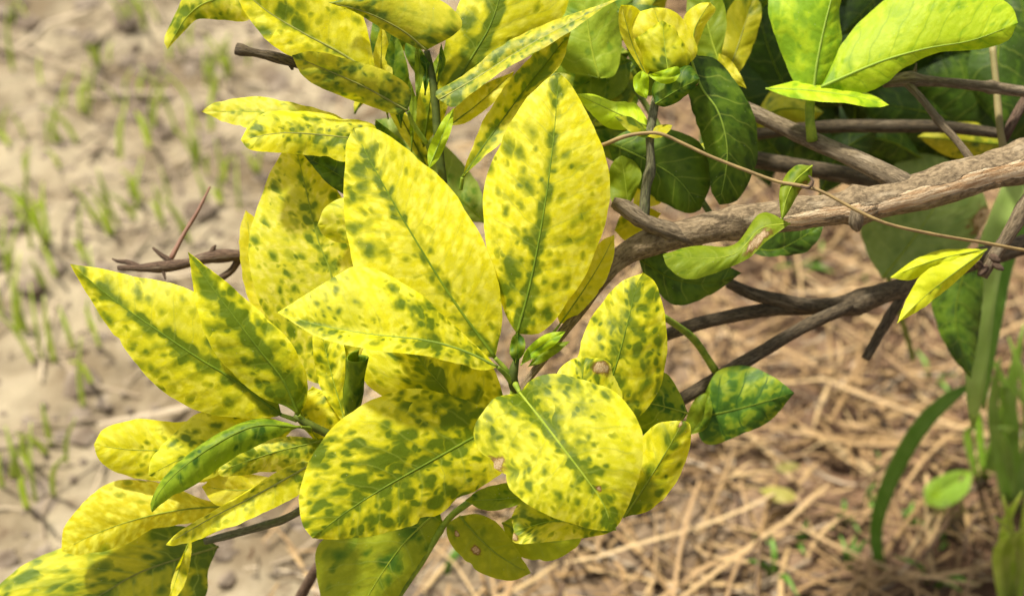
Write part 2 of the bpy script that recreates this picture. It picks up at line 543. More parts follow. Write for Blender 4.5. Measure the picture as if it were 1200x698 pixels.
# ------------------------------------------------------------------ the leaf builder
def leaf(parent, mid, left, right, mat, D=(0, 0), E=(0, 0), bow=0.0, camber=0.10, rib=None, rib_r=1.9, petiole=None,
         label=None, wave=0.15, name='leaf', res=(44, 11), pmat=None, quilt=1.0):
    """mid: photo pixels of the midrib from base to tip; left, right: pixels of the two margins without base and tip.
    D: depth in cm behind the joint at base and tip; bow: how far the middle comes forward; E: how far each margin lies behind the midrib."""
    nv, nu = res
    sd_ = random.random() * 100

    def to3(pts, e):
        p2 = spline([Vector((x, y)) for x, y in pts], nv)
        return p2, e

    m2 = spline([Vector(p) for p in mid], nv)
    l2 = spline([Vector(p) for p in [mid[0]] + left + [mid[-1]]], nv)
    r2 = spline([Vector(p) for p in [mid[0]] + right + [mid[-1]]], nv)
    M, L, Rr = [], [], []
    for i in range(nv + 1):
        t = i / nv
        d = D[0] + (D[1] - D[0]) * t - bow * math.sin(math.pi * t)
        k = math.sin(math.pi * min(max(t, 0), 1)) ** 0.7 if 0 < t < 1 else 0
        wv = wave * math.sin(t * 11 + sd_) * k
        wv2 = wave * math.sin(t * 9.3 + sd_ * 1.7) * k
        M.append(P(m2[i].x, m2[i].y, d))
        L.append(P(l2[i].x, l2[i].y, d + E[0] * k + wv))
        Rr.append(P(r2[i].x, r2[i].y, d + E[1] * k + wv2))
    length = sum((a - b).length for a, b in zip(M, M[1:]))
    rows, uv, um = [], [], []
    bites = [(random.uniform(.3, .95), random.choice((-1, 1)), random.uniform(.04, .11), random.uniform(.018, .04)) for _ in range(random.choice((0, 0, 1, 2)))]
    for i in range(nv + 1):
        t = i / nv
        hl, hr = (L[i] - M[i]).length, (Rr[i] - M[i]).length
        view = (C0 - M[i]).normalized()
        tg = (M[min(i + 1, nv)] - M[max(i - 1, 0)]).normalized()
        row = []
        for j in range(-nu, nu + 1):
            s = abs(j) / nu
            edge, h = (L[i], hl) if j < 0 else (Rr[i], hr)
            cut = 1.0
            for tb, sb, ab, wb in bites:
                if sb * j > 0:
                    cut -= ab * math.exp(-((t - tb) / wb) ** 2)
            p = M[i].lerp(edge, s * cut)
            if j:
                a = (edge - M[i])
                nrm = tg.cross(a)
                if nrm.length > 1e-9:
                    nrm.normalize()
                    if nrm.dot(view) < 0:
                        nrm = -nrm
                else:
                    nrm = view
                p = p + nrm * (h * camber * 4 * s * (1 - s) * (1 - .3 * s))
                mxx = (s * h * 100) * (1 if j > 0 else -1)
                q = t * length * 100 - .8 * abs(mxx)
                rel = -0.00038 * math.exp(-((((q + sd_) / 0.72) % 1.0 - .5) / .14) ** 2) * math.sin(math.pi * min(1, s * 1.05)) ** .6
                rel += 0.00026 * mnoise.noise(p * 70 + Vector((sd_, 0, 0))) * min(1, s * 2)
                p = p + nrm * rel * quilt
                # slightly uneven margin
                if abs(j) == nu and 0 < i < nv:
                    p = p + (edge - M[i]).normalized() * min(1.0, length / .06) ** 1.5 * (0.00030 * mnoise.noise(Vector((t * 26, sd_, j))) + .00035 * mnoise.noise(Vector((t * 11, sd_ + 2, j))) + .0012 * min(0, mnoise.noise(Vector((t * 9, sd_ + 5, j))) + .15))
            row.append(p)
            uv.append((j / nu * .5 + .5, t))
            um.append(((s * h * 100) * (1 if j > 0 else -1), t * length * 100))
        rows.append(row)
    vs = [p for row in rows for p in row]
    wd = 2 * nu + 1
    fs = []
    for i in range(nv):
        for j in range(2 * nu):
            a = i * wd + j
            fs.append((a, a + 1, a + wd + 1, a + wd))
    me = mesh_from(name, vs, fs, uv, um)
    o = link(name, me, mat, parent)
    if label:
        o['label'] = label
    if rib is not None:
        k = int(nv * .97)
        cs = [rows[i][nu] - (C0 - rows[i][nu]).normalized() * (CMPX * rib_r * .45 * (1 - .8 * i / k)) for i in range(0, k)]
        rr = [CMPX * rib_r * 1.2 * (1 - .8 * i / k) for i in range(0, k)]
        v2, f2, u2 = tube_data(cs, rr, 6)
        link('midrib', mesh_from('midrib', v2, f2, u2), rib, o)
    if petiole:
        pts = []
        b = Vector((*P(mid[0][0], mid[0][1], D[0]), CMPX * rib_r * 1.25))
        pts.append(b)
        for x, y, dz, r in petiole:
            p = P(x, y, dz)
            pts.append(Vector((*p, r * CMPX)))
        sp = spline(pts, 12)
        v2, f2, u2 = tube_data([Vector(q[:3]) for q in sp], [q[3] for q in sp], 8)
        link('petiole', mesh_from('petiole', v2, f2, u2), pmat or STEM, o)
    return o


# leaf colour families
YEL = dict(yellow=(.75, .69, .012), pale=(.84, .80, .09), olive=(.29, .325, .006), dark=(.075, .138, .004))
PAL = dict(yellow=(.66, .625, .03), pale=(.76, .71, .13), olive=(.27, .32, .015), dark=(.085, .15, .006))
FLAT = dict(yellow=(.66, .60, .02), pale=(.74, .68, .09), olive=(.36, .38, .012), dark=(.10, .18, .010))
GRN = dict(yellow=(.20, .27, .010), pale=(.24, .31, .018), olive=(.085, .165, .008), dark=(.035, .095, .007))
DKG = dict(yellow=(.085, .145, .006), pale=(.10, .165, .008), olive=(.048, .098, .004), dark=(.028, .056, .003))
LIM = dict(vein=(.16, .30, .008), yellow=(.40, .53, .010), pale=(.48, .60, .025), olive=(.27, .42, .010), dark=(.17, .31, .008))
OLV = dict(yellow=(.46, .43, .012), pale=(.54, .49, .03), olive=(.19, .23, .010), dark=(.055, .105, .008))
_sn = [0]


def LM(fam, green=.5, spot=1.0, band=.5, dots=.5, rim=.5, veins=.5, trans=.50, base=.3, a=None, b=None, seed=None):
    _sn[0] += 1
    if fam.get('yellow') in (YEL['yellow'], PAL['yellow']):       # leaves differ in how far they have yellowed
        k = random.Random(_sn[0] * 13 + 5).random() ** 1.4 * .38
        fam = dict(fam, yellow=tuple(a_ * (1 - k) + b_ * k for a_, b_ in zip(fam['yellow'], (.46, .50, .012))),
                   pale=tuple(a_ * (1 - k) + b_ * k for a_, b_ in zip(fam['pale'], (.62, .62, .05))))
    kw = dict(fam, green=green, spot_scale=spot, midrib_band=band, dots=dots, rim=rim, veins=veins, trans=trans, base_green=base,
              seed=float(seed if seed is not None else _sn[0]))
    if a: kw['scar_a'] = a
    if b: kw['scar_b'] = b
    return leaf_mat(**kw)


# ------------------------------------------------------------------ the ground
def ground_height(x, y):
    v = Vector((x, y, 0))
    h = 0.011 * mnoise.noise(v * 3.1)
    if abs(x) > 1.4 or abs(y - .75) > 1.4:
        return h
    w = v + Vector((mnoise.noise(v * 14), mnoise.noise(v * 14 + Vector((9, 9, 0))), 0)) * .022
    d = mnoise.voronoi(w * 17)[0]
    crack = min(1.0, (d[1] - d[0]) * 3.2)
    plate = mnoise.cell(mnoise.voronoi(w * 17)[1][0] * 31)
    h += .004 * crack + .004 * plate * crack + .004 * mnoise.noise(v * 22)
    d2 = mnoise.voronoi(w * 55)[0]
    h += .0045 * min(1.0, (d2[1] - d2[0]) * 2.2) + .0022 * mnoise.noise(v * 100)
    return h


def build_ground():
    core = [-1.0 + .0062 * i for i in range(323)]
    outer = []
    v, st = core[-1], .0062
    while v < 60:
        st *= 1.35
        v += st
        outer.append(v)
    xs = [-v for v in reversed(outer)] + core + outer
    n = len(xs) - 1
    vs = [(x, y + .75, ground_height(x, y + .75)) for y in xs for x in xs]
    fs = []
    for j in range(n):
        for i in range(n):
            a = j * (n + 1) + i
            fs.append((a, a + 1, a + n + 2, a + n + 1))
    me = mesh_from('ground', vs, fs)
    m = bpy.data.materials.new('dry_soil')
    m.use_nodes = True
    T = NT(m.node_tree)
    pb = m.node_tree.nodes['Principled BSDF']
    tc = T.new('ShaderNodeTexCoord')
    ob = tc.outputs['Object']
    s = T.new('ShaderNodeSeparateXYZ'); T.put(s.inputs[0], ob)
    n1 = T.noise(ob, 9, 5, .62)
    n2 = T.noise(ob, 45, 5, .65)
    n3 = T.noise(ob, 4, 3, .5)
    right = T.ss(T.math('MULTIPLY_ADD', T.math('SUBTRACT', n3, .5), .4, s.outputs[0]), -.10, .18)
    pale = T.mix(T.ss(n1, .36, .62), rgb((.135, .100, .058)), rgb((.285, .235, .152)))
    brown = T.mix(T.ss(n1, .35, .65), rgb((.075, .042, .024)), rgb((.20, .12, .068)))
    col = T.mix(right, pale, brown)
    col = T.mix(T.ss(n2, .54, .68, 0, .7), col, rgb((.09, .058, .036)))
    col = T.mix(T.ss(n2, .42, .28, 0, .4), col, rgb((.34, .285, .215)))
    T.put(pb.inputs['Base Color'], col)
    pb.inputs['Roughness'].default_value = .95
    pb.inputs['Specular IOR Level'].default_value = .1
    b = T.new('ShaderNodeBump')
    b.inputs['Strength'].default_value = 1
    b.inputs['Distance'].default_value = .004
    T.put(b.inputs['Height'], n2)
    T.put(pb.inputs['Normal'], b.outputs[0])
    o = link('ground', me, m)
    o['kind'] = 'structure'
    o['label'] = 'dry pale soil under the citrus branches'
    return o


build_ground()


def ribbon(vs, fs, p, ang, length, width, lift=0.0, curve=0.0, roll=0.0, n=4):
    """a bent flattened straw lying along the ground, four-sided in section"""
    b = len(vs)
    dirv = Vector((math.cos(ang), math.sin(ang), 0))
    nrm = Vector((-dirv.y, dirv.x, 0))
    for i in range(n + 1):
        t = i / n - .5
        c = p + dirv * (t * length) + nrm * (curve * length * (t * t * 4 - .33))
        z0 = ground_height(c.x, c.y)
        c.z = z0 * .5 + p.z + lift * (t + .5)
        w = width * .5 * (1 if 0 < i < n else .7)
        th = width * .16
        cr, sr = math.cos(roll), math.sin(roll)
        side = nrm * cr + Vector((0, 0, 1)) * sr
        upd = Vector((0, 0, 1)) * cr - nrm * sr
        vs += [c + side * w, c + upd * th, c - side * w, c - upd * th]
    for i in range(n):
        for k in range(4):
            a = b + i * 4 + k
            d = b + i * 4 + (k + 1) % 4
            fs.append((a, d, d + 4, a + 4))
    fs.append((b + 3, b + 2, b + 1, b))
    e = b + n * 4
    fs.append((e, e + 1, e + 2, e + 3))


def straw_material(name, a, b_, c):
    m = bpy.data.materials.new(name)
    m.use_nodes = True
    T = NT(m.node_tree)
    pb = m.node_tree.nodes['Principled BSDF']
    g = T.new('ShaderNodeNewGeometry')
    rnd = g.outputs['Random Per Island']
    tc = T.new('ShaderNodeTexCoord')
    n = T.noise(tc.outputs['Object'], 90, 3, .6)
    oi = T.new('ShaderNodeObjectInfo')
    rnd = T.math('FRACT', T.math('ADD', rnd, oi.outputs['Random']))
    col = T.mix(T.ss(rnd, 0, .55), rgb(a), rgb(b_))
    col = T.mix(T.ss(rnd, .6, 1), col, rgb(c))
    col = T.mix(T.ss(n, .5, .8, 0, .5), col, rgb(a))
    T.put(pb.inputs['Base Color'], col)
    pb.inputs['Roughness'].default_value = .6
    pb.inputs['Specular IOR Level'].default_value = .3
    return m


STRAW = straw_material('straw_dry', (.07, .037, .016), (.27, .165, .066), (.42, .29, .13))
STRAW_PALE = straw_material('straw_pale', (.29, .18, .08), (.37, .25, .115), (.43, .31, .155))
FIBRE = straw_material('fibre_grey', (.08, .055, .033), (.26, .195, .12), (.42, .335, .22))


def right_weight(x, y):
    """how much straw lies at a ground point: dense on the right, thin on the left"""
    e = x + .05 + .10 * mnoise.noise(Vector((x * 4, y * 4, 5))) - .16 * (y - .6)
    return min(1, max(0, e / .22 + .45))


def build_straw():
    vs, fs = [], []
    k = 0
    while k < 14000:
        x, y = random.uniform(-.75, .95), random.uniform(.25, 1.45)
        if random.random() > right_weight(x, y):
            continue
        k += 1
        big = random.random() ** 2.6
        ribbon(vs, fs, Vector((x, y, random.uniform(.002, .018))), random.gauss(.3, 1.0), .014 + .085 * big, random.uniform(.0007, .0022) * (1 + .5 * big),
               random.uniform(-.010, .012), random.uniform(-.12, .12), random.uniform(-.6, .6))
    o = link('straw_litter', mesh_from('straw_litter', vs, fs, smooth=False), STRAW)
    o['kind'] = 'stuff'
    o['label'] = 'brown dry straw littering the ground at right'
    vs, fs = [], []
    for k in range(3600):
        x, y = random.uniform(-.95, .35), random.uniform(.3, 1.6)
        ribbon(vs, fs, Vector((x, y, random.uniform(0, .006))), random.gauss(.15, 1.0), random.uniform(.012, .085), random.uniform(.0007, .0026),
               random.uniform(-.004, .006), random.uniform(-.2, .2), random.uniform(-.5, .5), n=3)
    for k in range(170):
        x, y = random.uniform(-.95, .15), random.uniform(.3, 1.6)
        ribbon(vs, fs, Vector((x, y, random.uniform(.002, .01))), random.gauss(.3, .7), random.uniform(.06, .2), random.uniform(.002, .0045), random.uniform(-.004, .008), random.uniform(-.15, .15), random.uniform(-.5, .5), n=4)
    o = link('dry_fibres', mesh_from('dry_fibres', vs, fs, smooth=False), FIBRE)
    o['kind'] = 'stuff'
    o['label'] = 'grey dry plant fibres scattered over the pale soil'
    # clods of soil
    vs, fs = [], []
    ico = [(0, 0, 1), (.89, 0, .45), (.28, .85, .45), (-.72, .53, .45), (-.72, -.53, .45), (.28, -.85, .45), (.72, .53, -.45), (-.28, .85, -.45), (-.89, 0, -.45), (-.28, -.85, -.45), (.72, -.53, -.45), (0, 0, -1)]
    icf = [(0, 1, 2), (0, 2, 3), (0, 3, 4), (0, 4, 5), (0, 5, 1), (1, 6, 2), (2, 7, 3), (3, 8, 4), (4, 9, 5), (5, 10, 1), (2, 6, 7), (3, 7, 8), (4, 8, 9), (5, 9, 10), (1, 10, 6), (11, 7, 6), (11, 8, 7), (11, 9, 8), (11, 10, 9), (11, 6, 10)]
    for k in range(7500):
        x, y = random.uniform(-1.0, .9) if k % 3 else random.uniform(-1, 0), random.uniform(.25, 1.6)
        r = .0012 + (.009 if x < -.05 else .002) * random.random() ** 5
        b = len(vs)
        z = ground_height(x, y)
        for p in ico:
            q = Vector(p) * r * random.uniform(.75, 1.25)
            vs.append(Vector((x + q.x * 1.3, y + q.y * 1.2, z + q.z * .7)))
        fs += [tuple(i + b for i in f) for f in icf]
    o = link('soil_clods', mesh_from('soil_clods', vs, fs, smooth=False), plain('soil_clod', (.13, .095, .065), (.28, .225, .165), 60, .95, spec=.1))
    o['kind'] = 'stuff'
    o['label'] = 'small dry clods of pale soil'


build_straw()

# separate longer straws that lie on top of the litter
for k in range(20):
    while True:
        px, py = random.uniform(640, 1190), random.uniform(330, 697)
        p = G(px, py)
        if right_weight(p.x, p.y) > .5:
            break
    vs, fs = [], []
    p.z = random.uniform(.010, .020)
    ribbon(vs, fs, p, random.gauss(.35, .9), random.uniform(.05, .12), random.uniform(.0015, .0026), random.uniform(-.01, .012), random.uniform(-.07, .07), random.uniform(-.4, .4), n=7)
    o = link('straw', mesh_from('straw', vs, fs, smooth=False), STRAW_PALE)
    tag(o, 'long pale dry straw lying loose on the brown litter at right', 'straw', 'long pale straws on the litter')

# ------------------------------------------------------------------ grass seedlings on the bare soil
GRASS = plain('young_grass', (.50, .62, .09), (.66, .72, .20), 60, .5, trans=.5)
GRASS_DK = plain('grass_blade', (.13, .27, .03), (.19, .35, .05), 60, .5, trans=.45)
GRASS_MID = plain('arching_green', (.22, .42, .05), (.30, .50, .09), 60, .5, trans=.5)
GRASS_LT = plain('pale_grass', (.42, .58, .13), (.52, .66, .20), 60, .5, trans=.5)


def blade_mesh(pts, widths, fold=.25, name='blade', facing=None):
    """a channelled grass blade along 3D pts; thin but folded, closed by a solidify"""
    n = 12
    four = [Vector((*p, w)) for p, w in zip(pts, widths)]
    sp = spline(four, n)
    vs, fs, uv = [], [], []
    for i, q in enumerate(sp):
        c = Vector(q[:3])
        t = Vector(sp[min(i + 1, n)][:3]) - Vector(sp[max(i - 1, 0)][:3])
        f = facing or (C0 - c)
        s = t.cross(f)
        s = s.normalized() if s.length > 1e-9 else RGT
        nn = s.cross(t).normalized()
        w = max(q[3], .0002)
        for k, (a, b) in enumerate(((-1, 0), (-.5, -fold * .75), (0, -fold), (.5, -fold * .75), (1, 0))):
            vs.append(c + s * (a * w) - nn * (b * -w))
            uv.append((k / 4, i / n))
    for i in range(n):
        for k in range(4):
            a = i * 5 + k
            fs.append((a, a + 1, a + 6, a + 5))
    return mesh_from(name, vs, fs, uv)


def put_blade(parent, pts, widths, mat, name='blade', fold=.25):
    o = link(name, blade_mesh(pts, widths, fold, name), mat, parent)
    s = o.modifiers.new('thickness', 'SOLIDIFY')
    s.thickness = .0003
    s.offset = 0
    return o


seed_spots = [(30, 100, 90), (75, 165, 80), (55, 205, 70), (125, 190, 110), (145, 120, 60), (195, 165, 100), (228, 155, 95), (255, 110, 80), (180, 40, 70), (150, 35, 60),
              (35, 300, 110), (70, 285, 90), (95, 300, 80), (45, 260, 60), (150, 250, 70), (180, 255, 60), (20, 385, 90), (60, 420, 80), (100, 400, 70), (240, 200, 60),
              (265, 215, 70), (290, 200, 60), (285, 90, 60), (120, 470, 80), (50, 600, 90), (25, 580, 60), (15, 560, 70), (70, 545, 60), (210, 290, 60), (0, 210, 60),
              (10, 170, 50), (110, 75, 60), (25, 30, 50), (5, 330, 70), (125, 280, 60), (240, 100, 50), (90, 130, 60), (265, 250, 50), (60, 350, 60), (215, 60, 50)]
for (px, py, hpx) in seed_spots:
    p = G(px, py)
    p.z = ground_height(p.x, p.y) - .003
    t = thing('grass_seedling', 'young bright green grass seedling sprouting from the bare soil at left', 'grass', p, 'grass seedlings on the bare soil')
    for b in range(random.choice((2, 3, 3, 4))):
        h = hpx * CMPX * 2.7 * random.uniform(.6, 1.1)
        a = random.uniform(0, 6.28)
        lean = h * random.uniform(.2, .62)
        dv = Vector((math.cos(a) * .6, math.sin(a), 0))
        q0 = p + Vector((random.uniform(-.012, .012), random.uniform(-.012, .012), 0))
        q1 = q0 + dv * lean * .35 + Vector((0, 0, h * .5))
        q2 = q0 + dv * lean + Vector((0, 0, h * .85))
        w = random.uniform(.0009, .0017)
        put_blade(t, [q0, q1, q2], [w, w, .0003], GRASS)

# ------------------------------------------------------------------ A: the thick citrus branch and the spray of mottled leaves at its end
A = thing('citrus_branch', 'thick grey brown citrus branch with peeling bark ending in a big spray of mottled leaves', 'branch', P(615, 445, .8))
wood('limb', [(1290, 165, 4.2, 26), (1200, 190, 3.8, 24.5), (1130, 208, 3.6, 22), (1060, 229, 3.4, 20), (1000, 242, 3.3, 19.5), (940, 250, 3.2, 18.5), (880, 258, 3.2, 18), (820, 270, 3.2, 17.5),
              (770, 281, 3.3, 16), (733, 298, 3.3, 14), (706, 325, 2.9, 10.5), (680, 362, 2.2, 7.5), (650, 402, 1.7, 5.5), (625, 436, 1.3, 4.5), (606, 462, 1.1, 4)], BARK_PEEL, A, rough=.15, freq=75, segs=28, step=.0025,
     knots=((.385, .30, .012), (.30, .14, .02), (.25, .10, .03), (.13, .12, .015), (.56, .22, .02), (.47, .08, .01)))
wood('side_branch', [(862, 122, 5.6, 8.5), (900, 140, 5.2, 9.5), (960, 168, 4.6, 10.5), (1010, 190, 4.0, 11.5), (1050, 210, 3.5, 13), (1075, 224, 3.4, 12)], BARK, A, rough=.09, segs=16, step=.003, knots=((.36, .15, .02),))
wood('stub', [(718, 236, 2.6, 5), (728, 241, 2.6, 8), (748, 255, 2.7, 10), (775, 268, 2.9, 11.5), (800, 277, 3.1, 12), (822, 280, 3.3, 9)], BARK, A, rough=.32, freq=120, segs=16, step=.002)
wood('twig', [(752, 262, 2.8, 8), (755, 246, 2.7, 7), (757, 222, 2.6, 6), (762, 200, 2.5, 5.8), (762, 176, 2.4, 5), (762, 156, 2.4, 5.5), (768, 120, 2.6, 5), (775, 95, 2.8, 5)], MOSS, A, rough=.14, freq=140, segs=12, step=.002, knots=((.35, .25, .03),))
wood('knot', [(1003, 246, 2.3, 7), (1003, 255, 2.3, 9), (1004, 264, 2.4, 7), (1005, 270, 2.5, 3)], BARK, A, rough=.3, freq=200, segs=12, step=.0015)
wood('shoot_tip', [(606, 462, .8, 6), (601, 445, .4, 6.5), (603, 430, .3, 5), (606, 418, .3, 3)], STEM_DARK, A, rough=.12, freq=200, step=.0015)

F = {}
F['centre'] = leaf(A, [(580, 419), (530, 350), (480, 270), (440, 200), (414, 150)], [(552, 415), (485, 390), (425, 335), (404, 255), (405, 180)], [(589, 375), (578, 312), (546, 243), (497, 190), (442, 152)],
     LM(YEL, .38, .8, .8, .5, .3, .35, seed=3), D=(.2, .9), E=(.1, .5), bow=.5, camber=.07, rib=RIB_GREEN, rib_r=1.9, petiole=[(592, 432, .3, 3.2), (600, 446, .5, 4)])
F['right_upright'] = leaf(A, [(606, 391), (622, 330), (637, 250), (648, 170), (655, 86)], [(591, 366), (573, 305), (565, 240), (580, 180), (608, 128), (637, 95)], [(634, 389), (662, 358), (694, 305), (714, 240), (711, 188), (691, 138), (668, 98)],
     LM(YEL, .42, .8, 1.0, .5, .5, .5, seed=8, base=.7), D=(.5, 1.2), E=(.5, .4), bow=.5, camber=.08, rib=RIB_GREEN, rib_r=1.7, petiole=[(607, 410, .4, 2.5), (603, 428, .4, 4)])
F['folded'] = leaf(A, [(583, 430), (545, 412), (500, 399), (430, 391), (370, 380), (325, 366)], [(545, 393), (500, 350), (447, 318), (410, 314), (362, 343)], [(560, 433), (500, 417), (430, 409), (370, 393)],
     LM(YEL, .47, 1.15, .25, .5, .6, .3, seed=12), D=(-.2, -.9), E=(.7, -.5), bow=.7, camber=.10, rib=RIB_LIGHT, rib_r=1.7, petiole=[(592, 438, .1, 3), (600, 448, .4, 4)])
F['lower'] = leaf(A, [(592, 492), (557, 511), (505, 540), (450, 571), (405, 600), (366, 630)], [(570, 478), (520, 461), (476, 455), (432, 470), (392, 497), (363, 540), (351, 580), (354, 612)], [(598, 540), (577, 562), (540, 586), (500, 609), (440, 627), (395, 632)],
     LM(YEL, .60, 1.0, .7, 1.0, .45, .6, seed=5, base=.6), D=(.5, -1.2), E=(.2, .3), bow=.4, camber=.08, rib=RIB_GREEN, rib_r=2.0, petiole=[(598, 478, .6, 3.5), (602, 455, .6, 4)])
F['front'] = leaf(A, [(609, 460), (637, 495), (663, 529), (689, 563), (708, 592), (718, 622)], [(577, 468), (556, 500), (560, 527), (582, 556), (616, 589), (664, 612), (700, 621)], [(625, 443), (652, 437), (690, 447), (724, 461), (749, 496), (754, 530), (746, 568), (729, 608)],
     LM(YEL, .46, 1.1, 1.1, .5, .45, .5, seed=17, base=.7, a=(.02, .42, .065), b=(.54, .73, .035)), D=(-.2, -1.8), E=(-.1, .5), bow=.6, camber=.08, rib=RIB_PALE, rib_r=1.9, petiole=[(604, 450, .2, 4)],
     label='round mottled leaf with two small brown scars')
leaf(A, [(700, 486), (721, 431), (736, 376), (747, 332), (754, 319)], [(680, 462), (675, 425), (685, 389), (702, 358), (727, 331)], [(742, 492), (766, 468), (778, 437), (782, 396), (777, 357), (768, 331)],
     LM(YEL, .56, 1.1, .5, .6, .5, .4, seed=21, a=(.85, .35, .0)), D=(.6, .9), E=(.5, .4), bow=.4, camber=.09, rib=RIB_GREEN, rib_r=1.4, petiole=[(690, 500, .8, 3)])
leaf(A, [(681, 480), (682, 445), (686, 419)], [(655, 465), (653, 437), (670, 421)], [(724, 476), (728, 450), (712, 423)],
     LM(YEL, .55, 1.6, .5, .3, .6, .3, seed=23, base=.2, a=(.80, .74, .15)), D=(.1, .3), E=(.2, .3), bow=.2, camber=.10, rib=RIB_GREEN, rib_r=1.3, petiole=[(676, 492, .4, 2.5)], label='small leaf with a brown dead patch')
leaf(A, [(731, 606), (750, 578), (777, 535), (794, 505), (799, 492)], [(733, 572), (747, 522), (768, 497)], [(764, 596), (793, 564), (808, 525), (809, 498)],
     LM(YEL, .52, .7, .5, .1, .75, .3, seed=27, base=1.0, a=(.5, 1.0, .16)), D=(.6, .4), E=(.4, .3), bow=.2, camber=.07, rib=RIB_PALE, rib_r=1.2, label='leaf with a torn brown tip')
leaf(A, [(806, 484), (785, 478), (760, 472), (730, 468)], [(797, 461), (780, 437), (755, 440)], [(790, 503), (765, 514), (745, 500)],
     LM(GRN, .5, 1.4, .6, .1, .4, .8, seed=31), D=(2.2, 1.6), E=(.3, .1), rib=RIB_PALE, rib_r=1.3)
leaf(A, [(588, 512), (540, 475), (510, 443), (484, 412), (462, 385)], [(540, 500), (480, 480), (430, 450), (425, 410)], [(592, 480), (582, 440), (560, 402), (512, 382)],
     LM(YEL, .53, 1.0, .8, .6, .4, .5, seed=35, base=.3, trans=.42), D=(1.0, 1.5), E=(.3, .3), rib=RIB_PALE, rib_r=1.8)
leaf(A, [(722, 620), (690, 616), (650, 610), (602, 622)], [(700, 608), (650, 596), (614, 588), (600, 604)], [(700, 628), (655, 633), (615, 637), (601, 634)],
     LM(PAL, .55, 1.3, .6, .2, .5, .3, seed=39, a=(.9, .93, .10)), D=(-.6, -.3), E=(.6, -.6), camber=.2, bow=-.3, rib=RIB_LIGHT, rib_r=1.2, label='curled leaf showing its pale underside')
leaf(A, [(628, 580), (590, 584), (545, 586)], [(605, 565), (565, 572)], [(605, 592), (570, 598)], LM(GRN, .3, 1.2, .3, .2, .8, .3, seed=41), D=(.8, .5), rib=RIB_LIGHT, rib_r=1)
leaf(A, [(656, 380), (685, 338), (707, 302), (720, 275)], [(652, 355), (678, 312), (704, 283)], [(676, 370), (706, 336), (719, 302)], LM(FLAT, .2, 1, .2, 0, .4, .25, seed=43), D=(1.8, 1.8), E=(.2, .2), rib=RIB_PALE, rib_r=1, petiole=[(640, 400, 1.4, 2.5)])
leaf(A, [(604, 426), (606, 408), (607, 389)], [(597, 412), (600, 396)], [(614, 414), (615, 398)], LM(GRN, .55, 1, .3, 0, .6, .2, seed=45), D=(.1, .0), camber=.2, rib=RIB_GREEN, rib_r=.7, res=(20, 5))
leaf(A, [(610, 428), (630, 408), (663, 388)], [(618, 408), (640, 391)], [(628, 418), (650, 404)], LM(LIM, .5, 1, .3, 0, .4, .3, seed=46), D=(.2, .6), camber=.25, rib=RIB_LIGHT, rib_r=.8, res=(24, 6))
leaf(A, [(618, 430), (645, 408), (668, 400)], [(630, 414), (650, 402)], [(635, 425), (655, 412)], LM(GRN, .3, 1, .3, 0, .4, .3, seed=47), D=(.6, .9), camber=.2, res=(20, 5))

# leaves round the short stub in the middle of the branch
leaf(A, [(758, 90), (742, 55), (728, 6)], [(742, 68), (727, 38), (725, 15)], [(768, 62), (758, 25), (744, 8)], LM(FLAT, .1, 1, .2, 0, .2, .2, seed=51), D=(2.4, 2.0), E=(-.3, .9), camber=-.1, rib=RIB_PALE, rib_r=1)
leaf(A, [(792, 84), (778, 44), (766, 9)], [(764, 72), (738, 50), (732, 34), (744, 17)], [(816, 66), (814, 46), (800, 22), (784, 11)], LM(FLAT, .1, 1, .3, 0, .2, .2, seed=53), D=(2.5, 2.6), E=(.3, .2), camber=.22, rib=RIB_PALE, rib_r=1, label='yellow leaf curled into a cup')
leaf(A, [(784, 88), (780, 62), (776, 24)], [(758, 82), (744, 64), (740, 46)], [(806, 78), (808, 58), (794, 36)], LM(YEL, .47, .9, .2, 0, .2, .2, seed=56, base=.8), D=(2.0, 2.3), E=(.6, .5), camber=.22, rib=RIB_PALE, rib_r=.8)
leaf(A, [(815, 62), (814, 35), (832, 3)], [(800, 40), (803, 17), (818, 5)], [(821, 45), (828, 28), (839, 12)], LM(FLAT, .1, 1, .1, 0, .2, .2, seed=55), D=(2.9, 2.8), E=(.4, .3), camber=.15, rib=RIB_PALE, rib_r=1)
leaf(A, [(768, 122), (790, 108), (820, 92)], [(764, 104), (775, 88), (806, 76)], [(780, 125), (802, 114), (817, 101)], LM(GRN, .62, 1.4, .1, 0, .3, .5, seed=57, a=(.9, .92, .12)), D=(1.9, 1.8), E=(.9, .5), camber=.3, rib=RIB_GREEN, rib_r=.9)
leaf(A, [(758, 116), (750, 100), (752, 82)], [(745, 108), (742, 92)], [(760, 106), (760, 90)], LM(LIM, .4, 1, .1, 0, .3, .3, seed=58), D=(2.0, 2.0), camber=.35, res=(20, 6))
leaf(A, [(798, 86), (780, 90), (758, 88)], [(794, 78), (778, 82)], [(790, 96), (775, 98)], LM(LIM, .3, 1, .1, 0, .3, .3, seed=59), D=(1.7, 1.7), camber=.3, res=(20, 6))
leaf(A, [(764, 150), (735, 138), (700, 122), (676, 110)], [(745, 122), (718, 119), (696, 111)], [(740, 152), (712, 150), (688, 128)], LM(LIM, .12, 1, .2, 0, .1, .6, seed=61, trans=.25), D=(2.5, 3.0), E=(.4, .2), rib=RIB_PALE, rib_r=1)
leaf(A, [(764, 160), (742, 147), (720, 137)], [(752, 146), (738, 137)], [(752, 161), (735, 152)], LM(OLV, .7, 1, .2, 0, .1, .3, seed=62), D=(2.2, 2.1), E=(.3, -.2), camber=.1, res=(20, 6))
leaf(A, [(758, 160), (772, 153), (788, 147)], [(768, 149), (780, 146)], [(772, 162), (784, 154)], LM(OLV, .3, 1, .2, 0, .1, .3, seed=63), D=(2.2, 2.1), E=(.3, -.2), camber=.1, res=(20, 6))
